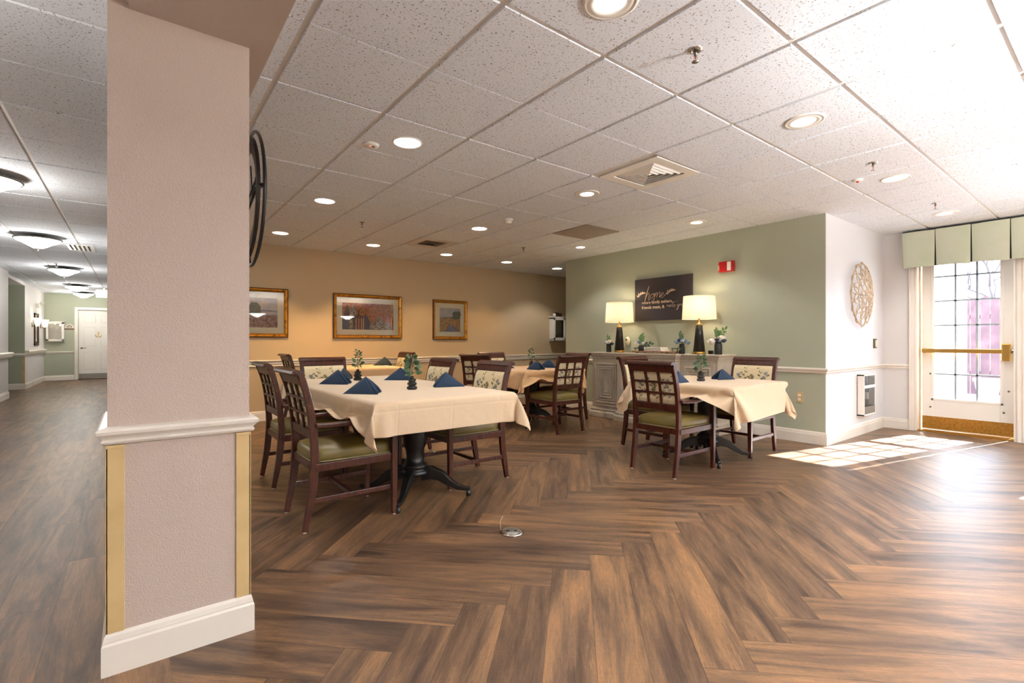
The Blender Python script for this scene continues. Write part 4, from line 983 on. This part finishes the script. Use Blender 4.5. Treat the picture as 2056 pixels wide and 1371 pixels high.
def bouquet(x, y, z, label, r, h, mason, fl, sprays, seed, group='black vases of flowers on the console'):
    rnd = random.Random(seed); t = thing('flower_vase', label, 'vase', (x, y, z), 0, group)
    if mason: prof = [(r*.92, 0), (r, .006), (r, h*.72), (r*.82, h*.84), (r*.80, h*.87), (r*.86, h*.88), (r*.86, h), (r*.76, h), (r*.72, h*.85), (.002, h*.8)]
    else: prof = [(r*.94, 0), (r, .005), (r, h*.96), (r*.96, h), (r*.86, h), (r*.84, h*.8), (.002, h*.78)]
    MB().lathe(prof, M['black_matte'], n=28).build('vase', t)
    for k, (dx, dy, dz, rr, m, c) in enumerate(fl):
        b = MB(); b.tube([(0, 0, h*.8), (dx*.5, dy*.5, h+dz*.6), (dx, dy, h+dz)], .0018, M['stem'], 5); flower(b, (dx, dy, h+dz), rr, M[m], rnd, M[c] if c else None); b.build('flower', t, fix=False)
    for k, (dx, dy, dz, n, L, m) in enumerate(sprays):
        b = MB(); p1 = Vector((dx, dy, h+dz)); b.tube([(0, 0, h*.8), (dx*.4, dy*.4, h+dz*.5), tuple(p1)], .0018, M['stem'], 5)
        for i in range(n):
            q = .35+.65*i/(n-1); p = Vector((dx*q*q, dy*q*q, h*.9+(dz+h*.1)*q)); sd_ = 1 if i % 2 else -1
            ax = Vector((dx, dy, dz)).normalized(); lat = ax.cross(Vector((.78, .62, 0))).normalized()*sd_
            if i == n-1: lat *= 0
            leafshape(b, p, ax+lat*.8, L, L*.3, M[m], (-.9, -.4, .3))
        b.build('leaf_spray', t, fix=False)
# screen right on the console is -y
bouquet(5.70, 4.965, ZT, 'short black vase of white roses at the left end of the console', .037, .125, False,
        [(-.02, .0, .02, .036, 'petal_w', None), (-.03, -.035, .035, .034, 'petal_w', None), (.01, -.05, .03, .034, 'petal_y', None), (-.02, .045, .03, .03, 'petal_b', None), (0, .06, .02, .024, 'petal_n', None), (.0, -.06, -.002, .03, 'petal_n', None)],
        [(0, .02, .11, 5, .04, 'leaf'), (0, -.01, .09, 5, .04, 'leaf')], 1)
# tray, books and the vase on it
def tray():
    t = thing('wood_slice_tray', 'live-edge wooden tray with black iron handles in the middle of the console', 'tray', (5.62, 4.065, ZT)); b = MB(); n = 40; rnd = random.Random(2)
    hs = [(.14+.008*rnd.uniform(-1, 1), .345+.006*rnd.uniform(-1, 1)) for _ in range(n)]; vs = []
    for z, q in ((.012, .97), (.014, 1), (.028, 1), (.030, .985)):
        for i in range(n):
            a = 2*math.pi*i/n; c, s = math.cos(a), math.sin(a); e = .45
            vs.append((hs[i][0]*q*math.copysign(abs(c)**e, c), hs[i][1]*q*math.copysign(abs(s)**e, s), z))
    fs = []
    for j in range(3):
        for i in range(n): k = (i+1) % n; fs.append((j*n+i, j*n+k, (j+1)*n+k, (j+1)*n+i))
    b.add(vs, fs, M['bark']); b.add([v for v in vs[-n:]], [tuple(range(n))], M['slab']); b.add([v for v in vs[:n]], [tuple(range(n-1, -1, -1))], M['slab']); b.build('board', t)
    for sx in (-.09, .09):
        for sy in (-.25, .25): MB().box(sx-.012, sx+.012, sy-.012, sy+.012, 0, .013, M['slab']).build('foot', t)
    for sy in (-.30, .30): MB().tube([(-.055, sy, .029), (-.055, sy, .066), (.055, sy, .066), (.055, sy, .029)], .005, M['black_satin'], 8).tube([(-.075, sy, .066), (.075, sy, .066)], .006, M['black_satin'], 8).build('handle', t)
tray()
zt = ZT+.0305
def book(x, y, z, a, w, l, h, label, marks):
    t = thing('stacked_book', label, 'book', (x, y, z), a, 'white books stacked on the tray')
    b = MB().box(-w/2, w/2, -l/2, l/2, 0, .003, M['paper']).box(-w/2, w/2, -l/2, l/2, h-.003, h, M['paper']).box(-w/2, -w/2+.003, -l/2, l/2, 0, h, M['paper'])
    for i in range(marks): q = -l/2+.02+i*(l-.05)/marks; b.tube([(-w/2-.0004, q, h*.25), (-w/2-.0004, q+.03, h*.75)], .0009, M['print_blk'], 4)
    b.build('cover', t); MB().box(-w/2+.003, w/2-.004, -l/2+.004, l/2-.004, .003, h-.003, M['petal_w']).build('pages', t)
book(5.61, 4.045, zt, 0, .19, .27, .028, 'white patterned book lying on the wooden tray, lower of the two', 8)
book(5.605, 4.05, zt+.0285, R(2), .18, .26, .024, 'white patterned book lying on top of the other on the tray', 8)
bouquet(5.60, 4.285, zt, 'squat black vase with white bloom and long leaves on the wooden tray', .042, .075, True,
        [(-.02, .055, .03, .04, 'petal_w', None), (-.03, .01, .045, .034, 'petal_b', None), (0, -.04, .03, .028, 'petal_w', None)],
        [(-.0, -.02, .13, 7, .05, 'leaf2'), (-.02, -.17, .02, 7, .055, 'leaf'), (0, .02, .10, 5, .045, 'leaf2')], 2)
bouquet(5.60, 3.65, ZT, 'black bottle vase of blue flowers between the tray and the right lamp', .037, .130, True,
        [(-.02, .065, .02, .036, 'petal_b', None), (-.03, -.045, .035, .042, 'petal_b', 'petal_y'), (-.02, .015, .045, .034, 'petal_n', None), (.01, -.085, .01, .03, 'petal_b', None)],
        [(0, .015, .13, 7, .045, 'leaf'), (-.03, -.0, -.045, 4, .04, 'leaf2')], 3)
bouquet(5.64, 3.175, ZT, 'tallest black vase with big white blooms at the right end of the console', .045, .158, True,
        [(-.02, .07, -.0, .055, 'petal_w', None), (-.01, -.045, .045, .045, 'petal_w', None), (-.03, 0, .02, .03, 'petal_n', None), (0, -.07, .01, .034, 'petal_n', None)],
        [(0, -.085, .14, 7, .055, 'leaf2'), (0, .02, .13, 7, .05, 'leaf2'), (-.02, -.01, .10, 6, .045, 'leaf2')], 4)

# ------------------------------------------------------------------ chairs
# local frame: faces +x, origin on the floor under the seat
def back_x(z):      # centre line of the stile / back
    pts = [(0, -.290), (.10, -.272), (.22, -.250), (.36, -.236), (.46, -.234), (.56, -.239), (.68, -.252), (.80, -.275), (.88, -.298), (.93, -.318), (.955, -.330)]
    for (a, xa), (c, xc) in zip(pts, pts[1:]):
        if z <= c: return xa+(xc-xa)*(z-a)/(c-a)
    return pts[-1][1]
def make_chair(label, group):
    t = thing('dining_chair', label, 'chair', (0, 0, 0), 0, group); wd = M['wood']
    zs = [.006, .06, .14, .22, .30, .38, .46, .54, .62, .70, .78, .84, .89, .925]
    for s in (-1, 1):
        path = [(back_x(z), z) for z in zs]; hd = [.017, .018, .021, .023, .024, .024, .023, .022, .021, .020, .019, .019, .020, .021]
        yo = [.232 if z > .1 else .230 for z in zs]
        lg = MB().sweep(path, [s*(y-.030) for y in yo], [s*y for y in yo], hd, wd).build('leg', t, bevel=.004)
        MB().lathe([(.011, 0), (.011, .007)], M['white_gloss'], -.291, s*.216, 12).build('glide', lg)
        b = MB(); vs = []
        for z, h in ((.006, .015), (.40, .020), (.622, .020)):
            vs += [(.262-h*1.1, s*.232-h, z), (.262+h*.9, s*.232-h, z), (.262+h*.9, s*.232+h, z), (.262-h*1.1, s*.232+h, z)]
        b.add(vs, [(j*4+i, j*4+(i+1) % 4, j*4+4+(i+1) % 4, j*4+4+i) for j in (0, 1) for i in range(4)]+[(3, 2, 1, 0), (8, 9, 10, 11)], wd)
        lg = b.build('leg', t, bevel=.004); MB().lathe([(.011, 0), (.011, .007)], M['white_gloss'], .261, s*.232, 12).build('glide', lg)
        # armrest: slight dip and curl
        ap = [(-.235, .628), (-.15, .622), (-.03, .622), (.10, .632), (.20, .640), (.27, .634), (.30, .624)]
        MB().sweep(ap, [s*(.212-.002*i) for i in range(7)], [s*(.258+.0*i) for i in range(7)], [.012, .013, .014, .014, .015, .015, .011], wd).build('armrest', t, bevel=.006, seg=3)
    b = MB()
    for s in (-1, 1): b.sweep([(-.235, .375), (.25, .378)], s*.214, s*.238, .024, wd)
    b.box(-.250, -.222, -.205, .205, .353, .400, wd).box(.245, .275, -.215, .215, .353, .402, wd); b.build('seat_frame', t, bevel=.003)
    b = MB()
    for s in (-1, 1): b.box(-.248, .25, s*.218-.010, s*.218+.010, .165, .195, wd)
    b.box(-.02, .005, -.21, .21, .168, .192, wd); b.build('stretcher', t, bevel=.003)
    # cushion: rounded loft
    b = MB(); n = 28; vs = []; fs = []
    rings = [(.96, .400), (1.0, .410), (1.01, .428), (1.0, .452), (.965, .470), (.88, .480), (.6, .488), (.25, .491)]
    for q, z in rings:
        for i in range(n):
            a = 2*math.pi*i/n; c, s_ = math.cos(a), math.sin(a); e = .28; w2 = .222 if c > 0 else .215
            vs.append((.02+.262*q*math.copysign(abs(c)**e, c), w2*q*math.copysign(abs(s_)**e, s_), z))
    for j in range(len(rings)-1):
        for i in range(n): k = (i+1) % n; fs.append((j*n+i, j*n+k, (j+1)*n+k, (j+1)*n+i))
    fs += [tuple(range(n-1, -1, -1)), tuple((len(rings)-1)*n+i for i in range(n))]
    b.add(vs, fs, M['vinyl'], True); se = b.build('seat', t)
    pts = []
    for i in range(n+1):
        a = 2*math.pi*i/n; c, s_ = math.cos(a), math.sin(a); e = .28; pts.append((.02+.264*math.copysign(abs(c)**e, c), .222*math.copysign(abs(s_)**e, s_), .405))
    MB().tube(pts, .004, M['piping'], 6).build('piping', se)
    # back: rails, lattice, padded panel
    zz = lambda a, c, n: [a+(c-a)*i/n for i in range(n+1)]
    b = MB(); b.sweep([(back_x(z), z) for z in zz(.545, .600, 2)], -.203, .203, .017, wd)
    b.build('back_rail', t, bevel=.003); MB().sweep([(back_x(z), z) for z in zz(.872, .925, 3)], -.203, .203, .017, wd).build('back_rail', t, bevel=.003)
    MB().sweep([(-.306, .915), (-.318, .935), (-.334, .947), (-.352, .943), (-.360, .930)], -.234, .234, [.020, .018, .015, .013, .010], wd).build('top_rail', t, bevel=.005, seg=3)
    b = MB()
    for y in (-.064, .064): b.sweep([(back_x(z)-.012, z) for z in zz(.598, .875, 6)], y-.011, y+.011, .006, wd)
    for z in (.690, .783): b.sweep([(back_x(z-.009)-.013, z-.009), (back_x(z+.009)-.013, z+.009)], -.203, .203, .006, wd)
    b.build('lattice', t, bevel=.002)
    zl = zz(.602, .870, 8); b = MB(); b.sweep([(back_x(z)+.012, z) for z in zl], -.200, .200, [.004]+[.015]*7+[.004], M['fabric_cream'])
    # woven sprig pattern, on both faces
    rnd = random.Random(5); H = .268
    for side in (1, -1):
        def P(u, v): z = .604+min(max(v, .02), .98)*H*.985; x = back_x(z)+.012+side*.0156; return (x, -side*(u-.5)*.37, z)
        def stem(us, r=.002):
            b.tube([P(u, v) for u, v in us], r, M['fab_a'], 4, flat=.4)
        def lf(u, v, a, L, m):
            c, s_ = math.cos(a), math.sin(a); q = [(0, 0), (.35*L, .24*L), (.75*L, .2*L), (L, 0), (.75*L, -.2*L), (.35*L, -.24*L)]
            b.add([P(u+(p*c-w*s_)/.37, v+(p*s_+w*c)/H) for p, w in q], [tuple(range(6))], M[m])
        for u0, m, tall in ((.10, 'fab_b', .85), (.30, 'fab_a', 1), (.52, 'fab_a', .62), (.66, 'fab_a', 1), (.90, 'fab_b', .7)):
            us = [(u0+.05*math.sin(v*4+u0*9), v) for v in [i*tall/8 for i in range(9)]]; stem(us)
            for i in range(2, 9):
                u, v = us[i]; sgn = 1 if i % 2 else -1
                lf(u, v-.03, math.pi/2-sgn*.95, .038, m if i % 3 else 'fab_a')
                if i % 3 == 0: lf(u, v, math.pi/2+sgn*.8, .022, m)
        for u, v, m in ((.12, .72, 'fab_b'), (.16, .55, 'fab_b'), (.48, .56, 'fab_a'), (.52, .42, 'fab_a'), (.88, .62, 'fab_b')):
            for k in range(6): a = k*1.047; lf(u, v, a, .025, m)
    b.build('back_panel', t, fix=False)
    return t
CH = [  # x, y, rz(deg), label, group
 (1.082, 3.228, 0, 'nearest dining chair, by the column, olive seat under the near corner of the long tablecloth', 0),
 (1.132, 4.285, 0, 'dining chair second from the viewer on the column side of the long table', 0),
 (2.150, 3.440, 180, 'dining chair with floral back on the right side of the long table, nearer one', 0),
 (2.150, 4.330, 180, 'dining chair with floral back on the right side of the long table, farther one', 0),
 (1.570, 4.960, -90, 'dining chair at the far head of the long table, wide floral back facing the viewer', 0),
 (3.785, 2.560, 0, 'dining chair nearest the viewer at the right table, lattice back towards the camera', 1),
 (4.915, 2.530, 180, 'dining chair by the green wall at the right table, floral back facing left', 1),
 (4.405, 3.165, -90, 'dining chair between the right table and the console, mostly behind the lattice chair', 1),
 (4.225, 4.575, 90, 'dining chair with lattice back on the near side of the middle back table', 2),
 (4.87, 5.12, 180, 'dining chair at the console side of the middle back table, behind another chair', 2),
 (3.87, 5.54, 22, 'dark dining chair turned askew at the left side of the middle back table', 2),
 (4.36, 5.83, -90, 'dining chair at the far side of the middle back table, floral back against the wall', 2),
 (1.93, 7.08, 0, 'farthest left dining chair, lattice back, at the orange-lit table by the back wall', 3),
 (3.07, 7.10, 180, 'dining chair with golden floral back at the orange-lit table by the back wall', 3)]
G_ = ['chairs around the long left table', 'chairs around the right table', 'chairs around the middle back table', 'chairs at the table by the back wall']
first = make_chair(CH[0][3], G_[0]); first.location = (CH[0][0], CH[0][1], 0)
for x, y, a, lb, g in CH[1:]: dup(first, (x, y, 0), R(a), lb, G_[g])

# ------------------------------------------------------------------ tables and cloths
def table(x, y, sx, sy, z, rot, label, group='square pedestal dining tables'):
    t = thing('pedestal_table', label, 'table', (x, y, 0), 0, group)
    MB().box(-sx/2, sx/2, -sy/2, sy/2, z-.032, z-.006, M['wood']).build('tabletop', t, bevel=.004)
    MB().lathe([(.10, .15), (.105, .175), (.09, .185), (.085, .20), (.095, .21), (.09, .225), (.068, .24), (.060, .28), (.066, .33), (.085, .37), (.088, .44), (.085, .55), (.08, .60), (.086, .61), (.07, .625), (.10, z-.05), (.22, z-.033)], M['black_satin'], n=32).build('pedestal', t)
    for k in range(4):
        a = R(rot+90*k); X = Matrix.Rotation(a, 4, 'Z')
        path = [(.05, .155), (.12, .165), (.19, .145), (.26, .095), (.32, .062), (.385, .052), (.415, .055)]
        lg = MB().sweep(path, [-.028, -.028, -.025, -.022, -.019, -.017, -.015], [.028, .028, .025, .022, .019, .017, .015], [.05, .045, .036, .026, .020, .014, .012], M['black_satin'], X).build('foot', t, bevel=.006)
        MB().lathe([(.012, .0), (.018, .004), (.018, .026), (.012, .034), (.009, .048)], M['black_satin'], .40, 0, 14, X).build('leveller', lg)
    return t
table(1.635, 3.285, 1.03, 1.07, .752, -42, 'near table of the pair under the long cream cloth, black pedestal on the wood floor')
table(1.635, 4.370, 1.03, 1.07, .752, -42, 'far table of the pair under the long cream cloth, behind the first pedestal')
table(4.38, 2.58, 1.02, 1.02, .735, -45, 'right table on a black pedestal, in front of the console')
table(4.33, 5.17, 1.03, 1.03, .748, -45, 'middle back table on a black pedestal, beyond the lattice chair')
table(2.50, 6.99, 1.10, .98, .748, -45, 'table against the back wall under the orange-lit cloth')

TMP = []
def col_box(x0, x1, y0, y1, z0, z1):
    o = MB().box(x0, x1, y0, y1, z0, z1, M['white']).build('tmp_collider'); o.modifiers.new('c', 'COLLISION')
    o.collision.thickness_outer = .006; o.collision.cloth_friction = 20; TMP.append(o)
def cloth(x, y, sx, sy, z, ox, oy, shx=0, shy=0, rot=0):
    """flat cloth of the table's size plus overhang ox, oy, laid over the table; draped below"""
    W_, H_ = sx+2*ox, sy+2*oy; nx, ny = int(W_/.029), int(H_/.029); vs = []; uv = []; X = Matrix.Rotation(R(rot), 3, 'Z')
    for j in range(ny+1):
        for i in range(nx+1):
            a, c = (i/nx-.5)*W_, (j/ny-.5)*H_; p = X @ Vector((a, c, 0)); vs.append((x+shx+p.x+.0006*math.sin(i*1.7+j*.9), y+shy+p.y, z+.010)); uv.append((a, c))
    fs = [(j*(nx+1)+i, j*(nx+1)+i+1, (j+1)*(nx+1)+i+1, (j+1)*(nx+1)+i) for j in range(ny) for i in range(nx)]
    me = bpy.data.meshes.new('tmp_cloth'); me.from_pydata(vs, [], fs); l = me.uv_layers.new(name='UVMap')
    for lp in me.loops: l.data[lp.index].uv = uv[lp.vertex_index]
    o = bpy.data.objects.new('tmp_cloth', me); C.objects.link(o); c_ = o.modifiers.new('cloth', 'CLOTH'); s = c_.settings
    s.quality = 6; s.mass = .25; s.air_damping = 2.5; s.tension_stiffness = 20; s.compression_stiffness = 20; s.shear_stiffness = 4; s.bending_stiffness = .25
    c_.collision_settings.distance_min = .006; c_.collision_settings.use_self_collision = False; c_.point_cache.frame_end = 60; TMP.append(o)
    col_box(x-sx/2, x+sx/2, y-sy/2, y+sy/2, z-.034, z-.003)
    return o
cl = [(cloth(1.635, 3.83, 1.04, 2.16, .755, .215, .215), 'cloth', 'long cream tablecloth draped over the nearest left tables', 'long left table'),
      (cloth(4.38, 2.58, 1.03, 1.03, .738, .262, .262, .0, -.02, 2.5), 'cloth', 'cream tablecloth with sunlit drape on the right table', 'right'),
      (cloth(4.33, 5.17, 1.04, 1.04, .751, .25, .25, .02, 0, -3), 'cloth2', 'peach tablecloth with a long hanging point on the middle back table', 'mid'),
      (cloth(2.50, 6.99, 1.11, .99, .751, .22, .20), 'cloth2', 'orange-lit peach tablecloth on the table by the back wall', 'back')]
for x, y, a, lb, g in CH:      # chair arms hold the hems up
    X = Matrix.Rotation(R(a), 4, 'Z')
    for s in (-1, 1):
        o = MB().box(-.24, .30, s*.235-.026, s*.235+.026, .56, .645, M['white'], Matrix.Translation((x, y, 0)) @ X).build('tmp_collider'); o.modifiers.new('c', 'COLLISION'); o.collision.thickness_outer = .006; TMP.append(o)
    o = MB().box(-.27, .285, -.24, .24, .36, .49, M['white'], Matrix.Translation((x, y, 0)) @ X).build('tmp_collider'); o.modifiers.new('c', 'COLLISION'); o.collision.thickness_outer = .006; TMP.append(o)
sc.frame_start = 1; sc.frame_end = 60
for f in range(1, 50): sc.frame_set(f)
dg = bpy.context.evaluated_depsgraph_get(); done = []
for o, m, lb, g in cl: done.append((bpy.data.meshes.new_from_object(o.evaluated_get(dg)), m, lb))
for o in TMP: bpy.data.objects.remove(o, do_unlink=True)
sc.frame_set(1)
for me, m, lb in done:
    me.name = 'tablecloth'; me.materials.clear(); me.materials.append(M[m])
    for p in me.polygons: p.use_smooth = True
    o = bpy.data.objects.new('tablecloth', me); C.objects.link(o); tag(o, lb, 'tablecloth', 'peach tablecloths' if m == 'cloth2' else 'cream tablecloths')
    md = o.modifiers.new('thick', 'SOLIDIFY'); md.thickness = .0012; md.offset = 0
    md = o.modifiers.new('sub', 'SUBSURF'); md.levels = 1; md.render_levels = 1

# ------------------------------------------------------------------ napkins: pyramid fold
def napkin_mesh(m):
    """standing folded napkin: two thick cloth faces leaning together along a ridge; front edges roll outwards"""
    b = MB(); h = .116
    def face(sg, off):
        vs = []; fs = []; nu, nv = 10, 6
        for j in range(nv+1):
            v = j/nv       # 0 at ridge, 1 at table
            for i in range(nu+1):
                u = i/nu   # 0 at front edge, 1 at tail
                rid = Vector((0, -.030+.150*u, (h+off)*(1-u))); bot = Vector((sg*(.062+off)*(1-u*.96), -.120+.240*u, .0))
                p = rid.lerp(bot, v); bl = math.sin(math.pi*v)*math.sin(math.pi*min(1, u+.25)); p.x += sg*.014*bl
                vs.append(tuple(p))
        for j in range(nv):
            for i in range(nu): a = j*(nu+1)+i; fs.append((a, a+1, a+nu+2, a+nu+1))
        b.add(vs, fs, m, True)
    for off in (0, -.006, -.012):
        for sg in (-1, 1): face(sg, off)
    # rolled front hems
    for sg in (-1, 1):
        pts = [(0, -.030, h-.003), (sg*.022, -.062, h*.68), (sg*.048, -.096, h*.34), (sg*.060, -.118, .009)]
        b.tube(pts, [.004, .009, .011, .008], m, 8)
    return b
def napkin(x, y, z, a, s, m, label, group):
    b = napkin_mesh(M[m]); o = b.build('folded_napkin', loc=(x, y, z), fix=False); o.rotation_euler = (0, 0, R(a)); o.scale = (s, s, s)
    md = o.modifiers.new('t', 'SOLIDIFY'); md.thickness = .002; tag(o, label, 'napkin', group); return o
gN = 'folded navy napkins on the long left table'
Z1_, Z2_, Z3_ = .7605, .7435, .7565
napkin(1.24, 3.31, Z1_, 58, 1.05, 'navy', 'blue folded napkin nearest the viewer on the long left table', gN)
napkin(1.34, 4.20, Z1_, 58, 1.08, 'navy', 'blue folded napkin before the floral chair at the far head of the long table', gN)
napkin(2.00, 3.40, Z1_, -122, 1.05, 'navy', 'blue folded napkin on the right edge of the long table, before the floral chair', gN)
napkin(1.95, 4.28, Z1_, 62, 1.05, 'navy', 'blue folded napkin half hidden by the front pebble vase', gN)
napkin(1.56, 4.62, Z1_, 150, 1.0, 'navy_dull', 'dull grey-green folded napkin left of the rear pebble vase', gN)
gN = 'folded blue napkins on the right table'
napkin(4.66, 2.55, Z2_, -118, .95, 'navy', 'blue folded napkin before the floral chair at the right table', gN)
napkin(3.97, 2.60, Z2_, -100, .95, 'navy', 'blue folded napkin beside the lattice chair at the right table', gN)
gN = 'dark napkins on the middle back table'
napkin(4.10, 4.83, Z3_, 20, 1.05, 'navy', 'dark blue folded napkin left of the near lattice chair on the middle back table', gN)
napkin(4.55, 5.10, Z3_, 50, 1.05, 'navy', 'dark blue folded napkin behind the other one, beside the lattice chair', gN)
napkin(4.00, 5.30, Z3_, -110, 1.05, 'navy', 'dark blue folded napkin left of the vase on the middle back table', gN)
napkin(3.0, 7.12, Z3_, 70, 1.15, 'navy_dull', 'dark folded napkin on the orange-lit table by the back wall', 'napkin on the back table')

# ------------------------------------------------------------------ pebble vases with sprigs
def pebble_vase(x, y, z, label, kind, seed, s=1.0):
    rnd = random.Random(seed); t = thing('pebble_vase', label, 'vase', (x, y, z), rnd.uniform(0, 6), 'black stacked-pebble bud vases'); t.scale = (s, s, s)
    MB().lathe([(.022, 0), (.034, .004), (.039, .015), (.034, .027), (.022, .031), (.031, .035), (.036, .046), (.031, .056), (.020, .060), (.028, .064), (.031, .073), (.026, .082), (.014, .085), (.0125, .098), (.014, .101), (.010, .101), (.009, .085)], M['black_gloss'], n=28).build('vase', t)
    b = MB(); b.tube([(0, 0, .06), (.003, .002, .12), (0, -.002, .19)], .0018, M['stem'], 5)
    H = .125 if kind == 'wide' else .15
    nl = 34
    for i in range(nl):
        q = i/nl; a = i*2.4+rnd.uniform(-.3, .3); zz = .115+H*q; L = (.062 if kind == 'wide' else .046)*(1-.35*q); r0 = .003
        d = Vector((math.cos(a), math.sin(a), rnd.uniform(-.15, .45)+.4*q)); L *= rnd.uniform(.8, 1.15)
        st = Vector((0, 0, zz)); en = st+d.normalized()*L*.55; b.tube([tuple(st), tuple(en)], .001, M['stem'], 4)
        leafshape(b, en-d.normalized()*.004, d, L*.85, L*.34, M['leaf'], (rnd.uniform(-1, .4), rnd.uniform(-1, .4), rnd.uniform(-.1, .6)))
    b.tube([(0, 0, .12), (0, 0, .12+H)], .0014, M['stem'], 4); b.build('foliage', t, fix=False)
    b = MB()
    for i in range(5 if kind == 'wide' else 3):
        a = i*1.4+.5; r = .03 if kind == 'wide' else .014; p = Vector((r*math.cos(a), r*math.sin(a), .115+H+rnd.uniform(-.012, .02))); b.tube([(0, 0, .115+H*.7), tuple(p)], .001, M['stem'], 4)
        for k in range(6): a2 = k*1.05; leafshape(b, p, (math.cos(a2), math.sin(a2), .7), .014, .006, M['petal_y'])
        b.ball(p, .004, M['petal_w'], 6, 4)
    b.build('blossom', t, fix=False)
pebble_vase(1.655, 3.37, Z1_, 'stacked-pebble vase with leafy sprig, front one on the long table', 'wide', 1, 1.02)
pebble_vase(1.645, 4.47, Z1_, 'stacked-pebble vase with tall narrow sprig, rear one on the long table', 'tall', 2, 1.05)
pebble_vase(4.29, 2.59, Z2_, 'stacked-pebble vase with white-tipped sprig on the right table', 'wide', 3, 1.0)
pebble_vase(4.38, 5.22, Z3_, 'stacked-pebble vase with small sprig on the middle back table', 'tall', 4, 1.05)
